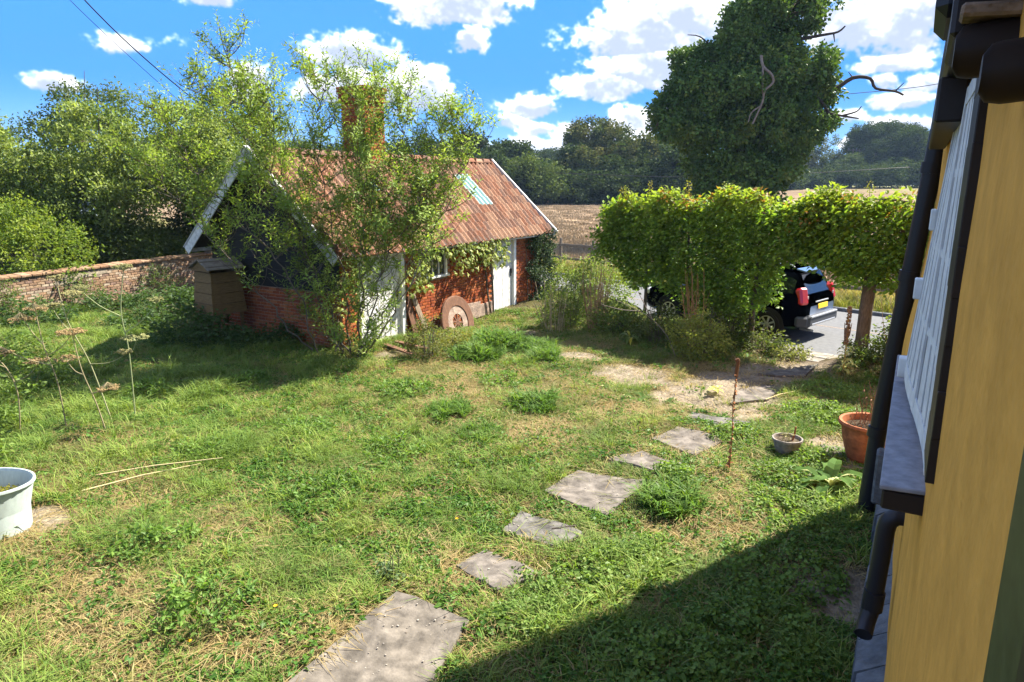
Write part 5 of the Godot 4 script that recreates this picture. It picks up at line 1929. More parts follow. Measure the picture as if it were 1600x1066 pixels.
func make_props() -> void:
	# composting hive beside the gable
	var cb := thing("wooden_compost_hive", "yellowish wooden hive-shaped compost bin with a slatted roof by the gable", "compost bin", Vector3(-6.85, 0.38, -16.0), deg_to_rad(52.0))
	cb.scale = Vector3.ONE * 0.8
	R.seed = 14
	for i in 4:
		var w := 1.02 - i * 0.045
		for k in 4:
			var bd := MB.new()
			var bs := Basis(Vector3.UP, PI * 0.5 * k)
			bd.box(bs * Vector3(0, 0.52 + i * 0.30, w * 0.5), Vector3(w + 0.03, 0.29, 0.028), bs * Basis(Vector3(1, 0, 0), -0.09), 0.006)
			built("board", bd, M["bin wood"], cb)
	for k in 4:
		var lg := MB.new()
		lg.box(Vector3(0.42 if k % 2 else -0.42, 0.2, 0.42 if k < 2 else -0.42), Vector3(0.08, 0.6, 0.08), Basis.IDENTITY, 0.008)
		built("leg", lg, M["bin wood"], cb)
	for sd: float in [1.0, -1.0]:
		for i in 4:
			var rs := MB.new()
			var u := (i + 0.5) / 4.0
			rs.box(Vector3(0, 1.92 - u * 0.26 + (0.012 if i % 2 == 0 else 0.0), sd * u * 0.56), Vector3(1.16, 0.022, 0.15), Basis(Vector3(1, 0, 0), 0.44 * sd), 0.004)
			built("roof_slat", rs, M["fence wood"], cb)
	for x: float in [-0.5, 0.5]:
		var gb := MB.new()
		gb.tri(Vector3(x, 1.64, 0.5), Vector3(x, 1.64, -0.5), Vector3(x, 1.9, 0))
		gb.box(Vector3(x, 1.63, 0), Vector3(0.025, 0.05, 1.0))
		built("roof_gable", gb, M["bin wood"], cb)
	# old wheel leaning on the front wall, boards beside it (outhouse axes)
	var ang := deg_to_rad(59.0)
	var bx := Vector3(cos(ang), 0, -sin(ang))
	var bz := Vector3(sin(ang), 0, cos(ang))
	var foot := Vector3(-3.73, 0, -14.89)
	var wp := foot + bx * 3.75 + bz * 0.42 + Vector3(0, -0.05, 0)
	var wt := thing("old_wheel", "round brown wheel half sunk in weeds leaning on the brick wall", "wheel", wp, ang)
	var tilt := Basis(Vector3(1, 0, 0), PI * 0.5 - 0.22)
	var rim := MB.new()
	rim.lathe(Vector3(0, 0.1, 0), PackedVector2Array([Vector2(0.44, -0.04), Vector2(0.68, -0.045), Vector2(0.70, -0.03), Vector2(0.70, 0.03), Vector2(0.68, 0.045), Vector2(0.44, 0.04), Vector2(0.44, -0.04)]), 36, tilt)
	built("rim", rim, M["red wood"], wt)
	var hub := MB.new()
	hub.lathe(Vector3(0, 0.1, 0), PackedVector2Array([Vector2(0.22, -0.02), Vector2(0.43, -0.02), Vector2(0.43, 0.02), Vector2(0.22, 0.02), Vector2(0.22, -0.02)]), 32, tilt)
	built("inner_ring", hub, M["render"], wt)
	for k in 8:
		var spk := MB.new()
		var a := TAU * k / 8.0 + 0.2
		spk.box(tilt * Vector3(cos(a) * 0.22, 0, sin(a) * 0.22) + Vector3(0, 0.1, 0), Vector3(0.42, 0.03, 0.05), tilt * Basis(Vector3.UP, -a), 0.008)
		built("spoke", spk, M["red wood"], wt)
	var bl := [
		["pale board leaning upright against the brick wall", 2.68, 0.20, 1.05, 0.16, 0.24, -0.30, "plank wood"],
		["brown board leaning beside the white door", 2.36, 0.16, 0.78, 0.20, 0.15, -0.16, "red wood"],
		["short brown board behind the pale leaning board", 2.52, 0.10, 1.0, 0.14, 0.10, -0.30, "red wood"],
	]
	for q in bl:
		var b := thing("leaning_board", q[0], "board", foot + bx * q[1] + bz * q[5] + Vector3(0, -0.05, 0), ang, "boards leaning on the outhouse wall")
		var mb := MB.new()
		var bs := Basis(Vector3(0, 0, 1), -q[6]) * Basis(Vector3(1, 0, 0), -q[5] / q[3] * 0.8)
		mb.box(bs * Vector3(0, q[3] * 0.5, 0), Vector3(q[4], q[3], 0.035), bs, 0.004)
		built("plank", mb, M[q[7]], b)
	var gl := [["long plank lying in the grass by the white door", Vector3(-2.5, 0.07, -14.75), 1.5, -0.95], ["shorter plank lying behind the long one", Vector3(-2.25, 0.09, -15.05), 1.2, -0.8]]
	for q in gl:
		var mb := MB.new()
		mb.box(Vector3.ZERO, Vector3(q[2], 0.04, 0.13), Basis(Vector3(0, 0, 1), 0.03), 0.005)
		var o := built("plank", mb, M["red wood"], self, Transform3D(Basis(Vector3.UP, q[3]), q[1]))
		tag(o, q[0], "plank", "planks lying by the outhouse")
	# galvanised tub
	var tb := thing("galvanised_tub", "whitish galvanised tub of soil and moss at the left edge", "tub", Vector3(-5.5, 0.02, -6.62))
	tb.scale = Vector3.ONE * 0.95
	var sq := Basis.IDENTITY.scaled(Vector3(1.28, 1, 0.95))
	var mb2 := MB.new()
	mb2.lathe(Vector3.ZERO, PackedVector2Array([Vector2(0.0, 0.0), Vector2(0.34, 0.0), Vector2(0.345, 0.05), Vector2(0.355, 0.06), Vector2(0.365, 0.30), Vector2(0.42, 0.58), Vector2(0.435, 0.585), Vector2(0.435, 0.61), Vector2(0.415, 0.61), Vector2(0.405, 0.58), Vector2(0.36, 0.32)]), 40, Basis(Vector3(1.28, 0, 0), Vector3.UP, Vector3(0, 0, 0.95)))
	built("tub_body", mb2, M["galvanised"], tb)
	mb2 = MB.new()
	mb2.lathe(Vector3(0, 0.36, 0), PackedVector2Array([Vector2(0.385, 0.0), Vector2(0.25, 0.025), Vector2(0.0, 0.04)]), 24, Basis(Vector3(1.25, 0, 0), Vector3.UP, Vector3(0, 0, 0.93)))
	mb2.col = Color(0.10, 0.075, 0.05)
	for i in mb2.c.size():
		mb2.c[i] = Color(0.10, 0.075, 0.05)
	built("soil", mb2, M["soil"], tb)
	var cl := cluster(22, 0.09, 0.035, 0.022, 0.4, 541)
	var xfs: Array[Transform3D] = []
	var cs := PackedColorArray()
	R.seed = 15
	for i in 70:
		xfs.push_back(Transform3D(Basis(Vector3.UP, R.randf() * TAU).scaled(Vector3.ONE * rr(0.7, 1.4)), Vector3(rr(-0.25, 0.30), 0.42, rr(-0.22, 0.25))))
		cs.push_back(tint(Color(0.16, 0.17, 0.03), Color(0.30, 0.28, 0.06), R.randf()))
	scatter("moss", cl, M["leaf"], xfs, cs, tb)
	# terracotta pot with dead stems
	var tp := thing("terracotta_pot", "large terracotta pot with a withered plant beside the downpipe", "plant pot", Vector3(4.72, 0.03, -8.62))
	mb2 = MB.new()
	mb2.lathe(Vector3.ZERO, PackedVector2Array([Vector2(0.0, 0.0), Vector2(0.235, 0.0), Vector2(0.26, 0.05), Vector2(0.325, 0.28), Vector2(0.345, 0.42), Vector2(0.35, 0.46), Vector2(0.385, 0.475), Vector2(0.395, 0.50), Vector2(0.38, 0.53), Vector2(0.345, 0.525), Vector2(0.325, 0.46), Vector2(0.31, 0.38)]), 40)
	built("pot_body", mb2, M["terracotta"], tp)
	mb2 = MB.new()
	mb2.lathe(Vector3(0, 0.44, 0), PackedVector2Array([Vector2(0.325, 0.0), Vector2(0.0, 0.02)]), 24)
	for i in mb2.c.size():
		mb2.c[i] = Color(0.085, 0.065, 0.045)
	built("soil", mb2, M["soil"], tp)
	R.seed = 16
	mb2 = MB.new()
	mb2.col = Color(0.20, 0.12, 0.075)
	for i in 26:
		var o := Vector3(rr(-0.2, 0.2), 0.44, rr(-0.2, 0.2))
		var e := o + Vector3(rr(-0.15, 0.15), rr(0.15, 0.62), rr(-0.15, 0.15))
		mb2.tube(PackedVector3Array([o, o.lerp(e, 0.5) + rv(0.03), e]), PackedFloat32Array([0.006, 0.005, 0.003]), 4, false)
		for k in 3:
			leaf(mb2, o.lerp(e, rr(0.4, 1.0)), (rv() + Vector3(0, -0.4, 0)).normalized(), Vector3.UP, 0.05, 0.02, 0.3)
	built("withered_stems", mb2, M["stalk"], tp).set_meta("kind", "stuff")
	# small grey pot
	var gp := thing("small_grey_pot", "small pale grey pot with thin shoots on the worn grass", "plant pot", Vector3(3.76, 0.02, -8.9))
	mb2 = MB.new()
	mb2.lathe(Vector3.ZERO, PackedVector2Array([Vector2(0.0, 0.0), Vector2(0.145, 0.0), Vector2(0.185, 0.17), Vector2(0.20, 0.175), Vector2(0.20, 0.205), Vector2(0.18, 0.205), Vector2(0.17, 0.15)]), 28)
	built("pot_body", mb2, M["grey pot"], gp)
	mb2 = MB.new()
	mb2.lathe(Vector3(0, 0.165, 0), PackedVector2Array([Vector2(0.175, 0.0), Vector2(0.0, 0.01)]), 18)
	for i in mb2.c.size():
		mb2.c[i] = Color(0.14, 0.11, 0.08)
	built("soil", mb2, M["soil"], gp)
	mb2 = MB.new()
	mb2.col = Color(0.30, 0.28, 0.12)
	for i in 16:
		var o := Vector3(rr(-0.1, 0.1), 0.16, rr(-0.1, 0.1))
		var e := o + Vector3(rr(-0.1, 0.1), rr(0.1, 0.28), rr(-0.1, 0.1))
		mb2.tube(PackedVector3Array([o, e]), PackedFloat32Array([0.004, 0.002]), 4, false)
		leaf(mb2, o.lerp(e, 0.7), (rv() + Vector3(0, 0.4, 0)).normalized(), Vector3.UP, 0.06, 0.014, 0.2)
	mb2.col = Color(0.22, 0.09, 0.04)
	mb2.tube(PackedVector3Array([Vector3(0.06, 0.16, 0.02), Vector3(0.09, 0.26, 0), Vector3(0.10, 0.36, 0)]), PackedFloat32Array([0.012, 0.014, 0.012]), 6)
	built("shoots", mb2, M["stalk"], gp).set_meta("kind", "stuff")
	# rusty stake and the seeding stem
	var sk := MB.new()
	sk.tube(PackedVector3Array([Vector3(0, -0.1, 0), Vector3(0, 0.44, 0), Vector3(0.01, 0.66, 0)]), PackedFloat32Array([0.008, 0.008, 0.008]), 6)
	sk.box(Vector3(0.005, 0.70, 0), Vector3(0.055, 0.28, 0.05), Basis(Vector3(0, 0, 1), -0.06), 0.018)
	sk.box(Vector3(0.0, 0.84, 0.0), Vector3(0.07, 0.06, 0.05), Basis(Vector3(0, 0, 1), 0.5), 0.02)
	var so := built("rusty_stake", sk, M["rust"], self, Transform3D(Basis.IDENTITY, Vector3(3.62, 0, -10.75)))
	tag(so, "rusty iron stake with a thick head standing in bare earth", "stake")


func make_wires() -> void:
	var w := [
		["thick black overhead cable sloping down at the upper left", Vector3(-15.6, 13.6, -19.5), Vector3(-13.0, 8.6, -24.0), Vector3(-11.2, 5.8, -28.5), 0.021],
		["thin overhead wire below the thick one at the upper left", Vector3(-15.7, 12.6, -19.8), Vector3(-13.6, 8.7, -24.2), Vector3(-12.2, 6.0, -28.5), 0.010],
		["thin overhead wire crossing the sky beside the downpipe", Vector3(42.5, 14.7, -92.0), Vector3(52.0, 15.6, -91.0), Vector3(62.0, 17.6, -90.0), 0.045],
		["low overhead wire in front of the far trees", Vector3(6.0, 5.2, -104.0), Vector3(30.0, 4.6, -104.0), Vector3(58.0, 6.0, -104.0), 0.035],
	]
	for q in w:
		var mb := MB.new()
		var c3 := curve3([q[1], q[2], q[3]], 12)
		mb.tube(c3, taper(c3.size(), q[4], q[4]), 5)
		var o := built("overhead_wire", mb, M["black plastic"], self)
		tag(o, q[0], "wire", "overhead wires")
	var p := thing("twin_electricity_pole", "twin wooden electricity pole with a crossbar far across the field", "electricity pole", Vector3(95.3, gh(95.3, -198.0), -198.0))
	for x: float in [-0.9, 0.9]:
		var mb := MB.new()
		mb.tube(PackedVector3Array([Vector3(x, 0, 0), Vector3(x, 10.6, 0)]), PackedFloat32Array([0.2, 0.15]), 8)
		built("pole", mb, M["bark"], p)
	var cb := MB.new()
	cb.box(Vector3(0, 10.2, 0), Vector3(5.0, 0.2, 0.2))
	built("crossbar", cb, M["bark"], p)
	for x: float in [-2.2, 0.0, 2.2]:
		var ins := MB.new()
		ins.tube(PackedVector3Array([Vector3(x, 10.3, 0), Vector3(x, 10.8, 0)]), PackedFloat32Array([0.1, 0.08]), 6)
		built("insulator", ins, M["slate"], p)


# a broad leaf with a midrib, arching over: base at the origin, along +z
func big_leaf(l: float, w: float, arch: float, wave: float, sd: int) -> ArrayMesh:
	R.seed = sd
	var mb := MB.new()
	var k := rr(0.85, 1.15)
	mb.col = Color(k, k, k)
	var seg := 6
	var pl := Vector3.ZERO
	var pm := Vector3.ZERO
	var pr := Vector3.ZERO
	for i in seg + 1:
		var t := float(i) / seg
		var ww := w * 0.5 * pow(sin(PI * clampf(t * 0.93 + 0.05, 0.0, 1.0)), 0.8)
		var a := t * arch
		var c := Vector3(0, l * (0.72 * t - arch * t * t * 0.58), l * t * (1.0 - 0.18 * t))
		var up := Vector3(0, ww * 0.35, 0)
		var q := Vector3(ww, 0, 0)
		var jl := Vector3(0, rr(-wave, wave), 0)
		var jr := Vector3(0, rr(-wave, wave), 0)
		var nl := c - q + up + jl
		var nr := c + q + up + jr
		if i > 0:
			mb.quad(pl, pm, c, nl)
			mb.quad(pm, pr, nr, c)
		pl = nl
		pm = c
		pr = nr
	return mb.done()


func vine_leaf(sd: int) -> ArrayMesh:
	R.seed = sd
	var mb := MB.new()
	var k := rr(0.85, 1.15)
	mb.col = Color(k, k, k)
	var rim: Array[Vector3] = []
	for i in 11:
		var a := -2.6 + 5.2 * i / 10.0
		var r := (1.0 if i % 2 == 1 else 0.62) * (0.75 + 0.25 * cos(a))
		rim.push_back(Vector3(sin(a) * r, cos(a) * r, rr(-0.12, 0.02)) * 0.085)
	for i in 10:
		mb.tri(Vector3(0, 0, 0.012), rim[i + 1], rim[i])
	return mb.done()


func clump(called: String, label: String, category: String, at: Vector3, r: float, h: float, mesh: Mesh, count: int, m: Material, c0: Color, c1: Color, sc: Vector2, sd: int, group := "", stems := 0, stem_m := "stalk") -> Node3D:
	at.y = gh(at.x, at.z)
	var t := thing(called, label, category, at, 0.0, group)
	R.seed = sd
	if stems > 0:
		var mb := MB.new()
		mb.col = c0.lerp(Color(0.22, 0.16, 0.09), 0.5)
		for i in stems:
			var a := R.randf() * TAU
			var k := rr(0.3, 0.95)
			var e := Vector3(cos(a) * r * k, h * rr(0.6, 1.05), sin(a) * r * k)
			var c3 := curve3([Vector3(cos(a) * r * 0.2, -0.05, sin(a) * r * 0.2), e * 0.5 + Vector3(rr(-0.05, 0.05), h * 0.1, rr(-0.05, 0.05)), e], 3)
			mb.tube(c3, taper(c3.size(), 0.008, 0.003), 4, false)
		built("stems", mb, M[stem_m], t).set_meta("kind", "stuff")
	if count > 0:
		var xfs: Array[Transform3D] = []
		var cs := PackedColorArray()
		for i in count:
			var a := R.randf() * TAU
			var k := sqrt(R.randf())
			var y := h * pow(R.randf(), 0.8) * (1.0 - 0.55 * k * k)
			xfs.push_back(Transform3D((Basis(Vector3.UP, R.randf() * TAU) * Basis(Vector3(1, 0, 0), rr(-0.5, 0.5))).scaled(Vector3.ONE * rr(sc.x, sc.y)), Vector3(cos(a) * r * k, y, sin(a) * r * k)))
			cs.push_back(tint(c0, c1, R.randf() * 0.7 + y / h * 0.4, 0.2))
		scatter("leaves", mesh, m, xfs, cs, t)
	return t


func make_plants() -> void:
	var ang := deg_to_rad(59.0)
	var bx := Vector3(cos(ang), 0, -sin(ang))
	var bz := Vector3(sin(ang), 0, cos(ang))
	var foot := Vector3(-3.73, 0, -14.89)
	# ---- vine over the window and door
	var v := thing("climbing_vine", "yellow-green vine trained under the eaves over window and white door", "vine", foot, ang)
	R.seed = 21
	var vm := MB.new()
	for q in [[[6.05, -0.2, 0.08], [6.0, 0.7, 0.09], [5.85, 1.5, 0.08], [5.5, 1.95, 0.12]], [[5.5, 1.95, 0.12], [4.6, 1.98, 0.2], [3.6, 1.9, 0.16], [2.6, 1.8, 0.14], [2.1, 1.55, 0.12]], [[5.9, -0.1, 0.10], [5.72, 0.6, 0.08], [5.6, 1.3, 0.09], [5.2, 1.75, 0.12]]]:
		var a: Array[Vector3] = []
		for p in q:
			a.push_back(Vector3(p[0], p[1], p[2]))
		var c3 := curve3(a, 6)
		vm.tube(c3, taper(c3.size(), 0.03, 0.014), 6)
	built("vine_stem", vm, M["bark"], v)
	var lv: Array[ArrayMesh] = [vine_leaf(1), vine_leaf(2), vine_leaf(3)]
	var lm: Array[StandardMaterial3D] = []
	for i in 4:
		lm.push_back(mat("vine%d" % i, [0.17, 0.22, 0.27, 0.12][i], [0.24, 0.28, 0.29, 0.19][i], [0.045, 0.05, 0.06, 0.04][i], 0.5, {"back": 0.75, "spec": 0.35}))
	var rest: Array[Transform3D] = []
	var cs := PackedColorArray()
	for i in 640:
		var x: float
		var y: float
		var z: float
		if i < 400:
			x = rr(3.85, 6.45)
			y = 2.1 - pow(R.randf(), 1.2) * (0.75 + 0.35 * NB.get_noise_2d(x * 1.6, 2.0) + (0.25 if x > 5.7 else 0.0))
			z = rr(0.08, 0.42)
		elif i < 520:
			x = rr(2.1, 3.0)
			y = rr(1.05, 1.8) - absf(x - 2.5) * 0.3
			z = rr(0.06, 0.3)
		elif i < 580:
			x = rr(2.6, 4.0)
			y = rr(1.75, 2.12)
			z = rr(0.1, 0.4)
		else:
			x = rr(-0.3, 0.7)
			y = rr(0.5, 2.0)
			z = rr(0.05, 0.4)
		var b := Basis(Vector3.UP, rr(-0.9, 0.9)) * Basis(Vector3(1, 0, 0), rr(-1.0, 0.1)) * Basis(Vector3(0, 0, 1), PI + rr(-0.7, 0.7))
		var xf := Transform3D(b.scaled(Vector3.ONE * rr(0.75, 1.4)), Vector3(x, y, z))
		if i % 13 < 6:
			part("leaf", lv[i % 3], lm[R.randi() % 4], v, xf)
		else:
			rest.push_back(xf)
			cs.push_back(tint(Color(0.12, 0.19, 0.035), Color(0.26, 0.29, 0.055), R.randf(), 0.2))
	scatter("foliage", lv[0], M["leaf"], rest, cs, v)
	# ---- ivy on the far end of the front wall
	var iv := thing("wall_ivy", "dark glossy ivy covering the wall right of the far white door", "ivy", foot, ang)
	var ic := cluster(16, 0.12, 0.07, 0.062, 0.15, 551)
	var xfs: Array[Transform3D] = []
	cs = PackedColorArray()
	R.seed = 22
	for i in 460:
		var x := rr(7.75, 9.6)
		var y := rr(-0.2, 2.15)
		if x < 7.75 + 0.35 * (1.0 + NB.get_noise_2d(y * 1.5, 4.0)) + (0.25 if y < 0.7 else 0.0):
			continue
		xfs.push_back(Transform3D(Basis(Vector3.UP, rr(-1, 1)).scaled(Vector3.ONE * rr(0.7, 1.3)), Vector3(x, y, rr(0.02, 0.28) + (0.2 if y < 1.0 else 0.0) * R.randf())))
		cs.push_back(tint(Color(0.035, 0.068, 0.028), Color(0.085, 0.125, 0.06), R.randf(), 0.2))
	scatter("foliage", ic, M["gloss leaf"], xfs, cs, iv)
	var im := MB.new()
	for k in 5:
		var c3 := curve3([Vector3(8.2 + k * 0.2, -0.3, 0.04), Vector3(8.1 + k * 0.3, 0.8, 0.04), Vector3(8.0 + k * 0.35, 1.9, 0.05)], 4)
		im.tube(c3, taper(c3.size(), 0.018, 0.006), 5)
	built("ivy_stems", im, M["bark"], iv)

	# ---- dried umbel stalks at the left
	var st := [
		["tall pale umbel stalk standing highest before the garden wall", Vector3(-5.85, 0, -10.2), [[0, 0, 0], [0.03, 1.1, 0], [0.0, 1.75, 0.02], [0.10, 2.35, 0.0]], [[1.45, 0.45, 0.42], [1.75, -0.55, 0.38], [1.15, 0.18, 0.2]], 0],
		["leaning pale umbel stalk left of the tallest one", Vector3(-6.25, 0, -10.1), [[0.1, 0, 0], [-0.12, 0.95, 0], [-0.33, 1.6, 0.05], [-0.45, 2.2, 0.0]], [[1.05, 0.5, 0.12], [1.5, -0.3, 0.35], [1.75, 0.22, 0.3]], 1],
		["branched brownish umbel stalk at the far left of the lawn", Vector3(-6.6, 0, -9.7), [[0, 0, 0], [0.0, 0.8, 0.05], [-0.12, 1.35, 0.05], [-0.2, 1.95, 0]], [[1.1, -0.62, 0.3], [1.2, 0.4, 0.3], [1.4, -0.35, 0.45]], 2],
		["thin drooping umbel stalk between the pale ones", Vector3(-5.95, 0, -9.6), [[0, 0, 0], [-0.1, 0.5, 0], [-0.22, 1.0, 0.03], [-0.3, 1.5, 0]], [[0.7, 0.3, 0.2], [1.0, -0.3, 0.15]], 2],
		["bent umbel stalk arching over at the left edge", Vector3(-7.3, 0, -9.7), [[0, 0, 0], [0.05, 0.7, 0], [-0.2, 1.15, 0], [-0.8, 1.22, 0.1]], [[0.8, 0.35, 0.25], [1.0, -0.3, 0.3]], 2],
	]
	for i in st.size():
		var q = st[i]
		var t := thing("umbel_stalk", q[0], "umbel stalk", q[1], 0.0, "dried umbel stalks on the lawn")
		R.seed = 230 + i
		var a: Array[Vector3] = []
		for p in q[2]:
			a.push_back(Vector3(p[0], p[1], p[2]))
		var c3 := curve3(a, 7)
		var mb := MB.new()
		mb.col = [Color(0.25, 0.28, 0.14), Color(0.26, 0.26, 0.14), Color(0.25, 0.21, 0.12)][q[4]]
		mb.tube(c3, taper(c3.size(), 0.010, 0.006), 6)
		built("stalk", mb, M["stalk"], t)
		var ends: Array[Vector3] = [c3[c3.size() - 1]]
		for e in q[3]:
			var s := c3[0]
			for p in c3:
				if p.y < e[0]:
					s = p
			var to := s + Vector3(e[1], e[2], rr(-0.15, 0.15))
			var b := MB.new()
			b.col = mb.col
			var cc := curve3([s, s.lerp(to, 0.55) + Vector3(0, -0.05, 0), to], 4)
			b.tube(cc, taper(cc.size(), 0.008, 0.004), 5)
			built("side_stalk", b, M["stalk"], t)
			ends.push_back(to)
		for e in ends:
			var u := MB.new()
			var rad := rr(0.10, 0.19)
			var colr: Color = [Color(0.22, 0.22, 0.09), Color(0.25, 0.23, 0.10), Color(0.25, 0.18, 0.085)][q[4]] * rr(0.85, 1.2)
			var droop := -1.0 if (q[4] == 2 and R.randf() < 0.5) else 1.0
			for k in 26:
				var an := R.randf() * TAU
				var rd := rad * sqrt(R.randf())
				var to := e + Vector3(cos(an) * rd, (0.08 + rr(-0.02, 0.02)) * droop - rd * 0.15, sin(an) * rd)
				u.col = mb.col
				u.tube(PackedVector3Array([e, to]), PackedFloat32Array([0.003, 0.002]), 3, false)
				u.col = Color(colr.r, colr.g, colr.b)
				for j in 7:
					var o := to + Vector3(rr(-0.025, 0.025), rr(-0.01, 0.015), rr(-0.025, 0.025))
					u.box(o, Vector3(0.016, 0.008, 0.016), Basis(Vector3.UP, R.randf() * TAU))
			built("umbel", u, M["stalk"], t)
	# ---- shady weeds by the wall and gable
	var sl0 := cluster(18, 0.10, 0.075, 0.035, 0.45, 562)
	var nl := cluster(18, 0.2, 0.11, 0.055, 0.5, 561)
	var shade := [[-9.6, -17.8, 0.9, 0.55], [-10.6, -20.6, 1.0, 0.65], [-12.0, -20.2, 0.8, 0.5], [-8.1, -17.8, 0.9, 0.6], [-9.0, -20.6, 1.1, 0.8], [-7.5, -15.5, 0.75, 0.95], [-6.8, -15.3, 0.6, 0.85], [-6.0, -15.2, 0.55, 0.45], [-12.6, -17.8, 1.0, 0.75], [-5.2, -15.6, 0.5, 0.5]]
	for i in shade.size():
		var q = shade[i]
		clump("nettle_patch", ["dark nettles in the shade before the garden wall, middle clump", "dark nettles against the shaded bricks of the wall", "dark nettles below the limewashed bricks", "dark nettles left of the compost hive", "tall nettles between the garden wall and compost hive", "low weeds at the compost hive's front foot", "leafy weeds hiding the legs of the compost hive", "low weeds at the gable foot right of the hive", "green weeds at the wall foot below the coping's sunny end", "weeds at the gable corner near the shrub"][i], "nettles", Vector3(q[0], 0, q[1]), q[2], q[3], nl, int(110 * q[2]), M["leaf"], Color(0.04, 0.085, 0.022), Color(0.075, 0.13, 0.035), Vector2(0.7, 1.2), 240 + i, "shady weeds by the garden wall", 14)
	clump("wall_creeper", "dark leafy creeper hanging over the middle of the garden wall", "creeper", Vector3(-11.75, 0, -22.85), 0.7, 1.2, nl, 75, M["leaf"], Color(0.05, 0.095, 0.03), Color(0.12, 0.17, 0.05), Vector2(0.5, 0.8), 259, "", 8)
	clump("wall_creeper", "leafy creeper on the garden wall at the left edge of the view", "creeper", Vector3(-13.6, 0, -18.3), 0.5, 1.2, nl, 60, M["leaf"], Color(0.07, 0.12, 0.035), Color(0.16, 0.21, 0.06), Vector2(0.5, 0.8), 257, "", 8)
	clump("wall_creeper", "small leafy creeper growing up the sunny bricks of the garden wall", "creeper", Vector3(-12.75, 0, -20.3), 0.6, 1.1, nl, 60, M["leaf"], Color(0.06, 0.11, 0.035), Color(0.15, 0.20, 0.06), Vector2(0.5, 0.8), 258, "", 8)
	var edge_l := [[-8.0, -9.6, 0.7, 0.55], [-8.6, -11.6, 0.9, 0.6], [-10.2, -13.6, 1.0, 0.7], [-7.0, -8.2, 0.5, 0.35]]
	for i in edge_l.size():
		var q = edge_l[i]
		clump("leafy_weed", ["bright leafy weeds at the left edge of the lawn, nearest clump", "bright leafy weeds at the left edge, behind the nearest clump", "bright leafy weeds at the left edge near the garden wall", "low weeds beside the umbel stalks' feet at the left edge"][i], "weed", Vector3(q[0], 0, q[1]), q[2], q[3], nl, int(95 * q[2]), M["leaf"], Color(0.08, 0.15, 0.03), Color(0.16, 0.23, 0.045), Vector2(0.55, 1.0), 260 + i, "leafy weeds at the lawn's left edge", 8)
	R.seed = 265
	var rough := [[-4.3, -8.9, "rough weed clump in the grass behind the fallen stalks"], [-6.3, -11.6, "rough weed clump behind the umbel stalks"], [-3.1, -9.7, "rough weed clump in the left middle of the lawn"], [-4.9, -12.3, "rough weed clump at the edge of the outhouse shadow"], [-2.2, -7.6, "rough weed clump in the near middle of the lawn"], [-3.6, -6.3, "rough weed clump in the lawn right of the tub"], [-1.9, -11.6, "rough weed clump in the lawn before the shrub"], [-0.2, -12.3, "rough weed clump in front of the strap-leaved plants"], [-1.6, -8.9, "rough weed clump left of the bright cushion"], [-2.6, -5.2, "rough weed clump low at the front left of the lawn"]]
	for q in rough:
		clump("rough_weed", q[2], "weed", Vector3(q[0], 0, q[1]), rr(0.28, 0.5), rr(0.14, 0.26), sl0, int(rr(40, 80)), M["leaf"], Color(0.075, 0.16, 0.03), Color(0.17, 0.28, 0.055), Vector2(0.6, 1.1), 2650 + int(q[0] * -10), "rough weed clumps in the lawn", 7)
	# ---- lily-like clumps of strap leaves
	var strap := tuft(26, 0.10, 0.34, 0.036, 1.3, 571)
	var lily := [[-0.35, -15.2, 0.62, 0.42, "large dark green clump of strap leaves by the outhouse wall"], [-0.75, -14.3, 0.55, 0.30, "low dark green clump of strap leaves in front of the larger one"], [0.55, -14.9, 0.5, 0.26, "dark green leafy clump right of the large strap-leaved one"], [0.7, -13.9, 0.35, 0.2, "small green clump at the right front of the strap-leaved ones"], [-0.46, -9.5, 0.35, 0.15, "small bright green cushion in the middle of the lawn"], [0.35, -10.9, 0.45, 0.22, "soft green clump of long grass in mid lawn"], [1.8, -7.25, 0.32, 0.24, "green tuft with broad blades right of the broad slab"], [-1.0, -10.5, 0.4, 0.2, "loose green clump left of mid lawn"]]
	for i in lily.size():
		var q = lily[i]
		var t := clump("strap_leaved_clump", q[4], "plant clump", Vector3(q[0], 0, q[1]), q[2], q[3] * 0.6, strap, int(170 * q[2] * q[2]) + 16, M["leaf"], Color(0.075, 0.165, 0.03), Color(0.165, 0.27, 0.045), Vector2(0.6, 1.0) * (q[3] / 0.36), 270 + i, "strap-leaved clumps in the lawn")
	# ---- dock-like dark clumps
	var dl: Array[ArrayMesh] = [big_leaf(0.30, 0.11, 1.2, 0.012, 1), big_leaf(0.26, 0.10, 1.5, 0.015, 2), big_leaf(0.34, 0.12, 1.0, 0.015, 3)]
	for i in 4:
		mat("dock%d" % i, [0.028, 0.042, 0.058, 0.034][i], [0.065, 0.09, 0.11, 0.075][i], [0.017, 0.02, 0.027, 0.017][i], 0.7, {"back": 0.5, "spec": 0.15})
	var docks := [[2.15, -11.35, 0.5, 30, 0.95, "dark dock plant with broad leaves, larger of the pair before the bare earth"], [1.65, -12.05, 0.34, 20, 0.8, "smaller dark dock plant left behind the larger one"], [2.75, -11.1, 0.3, 14, 0.7, "low broad-leaved plant right of the dark dock"], [-5.35, -8.75, 0.25, 9, 0.9, "lone broad-leaved weed by the umbel stalks"], [2.05, -7.3, 0.22, 10, 0.7, "broad-leaved plant by the slab edge right of the strap tuft"]]
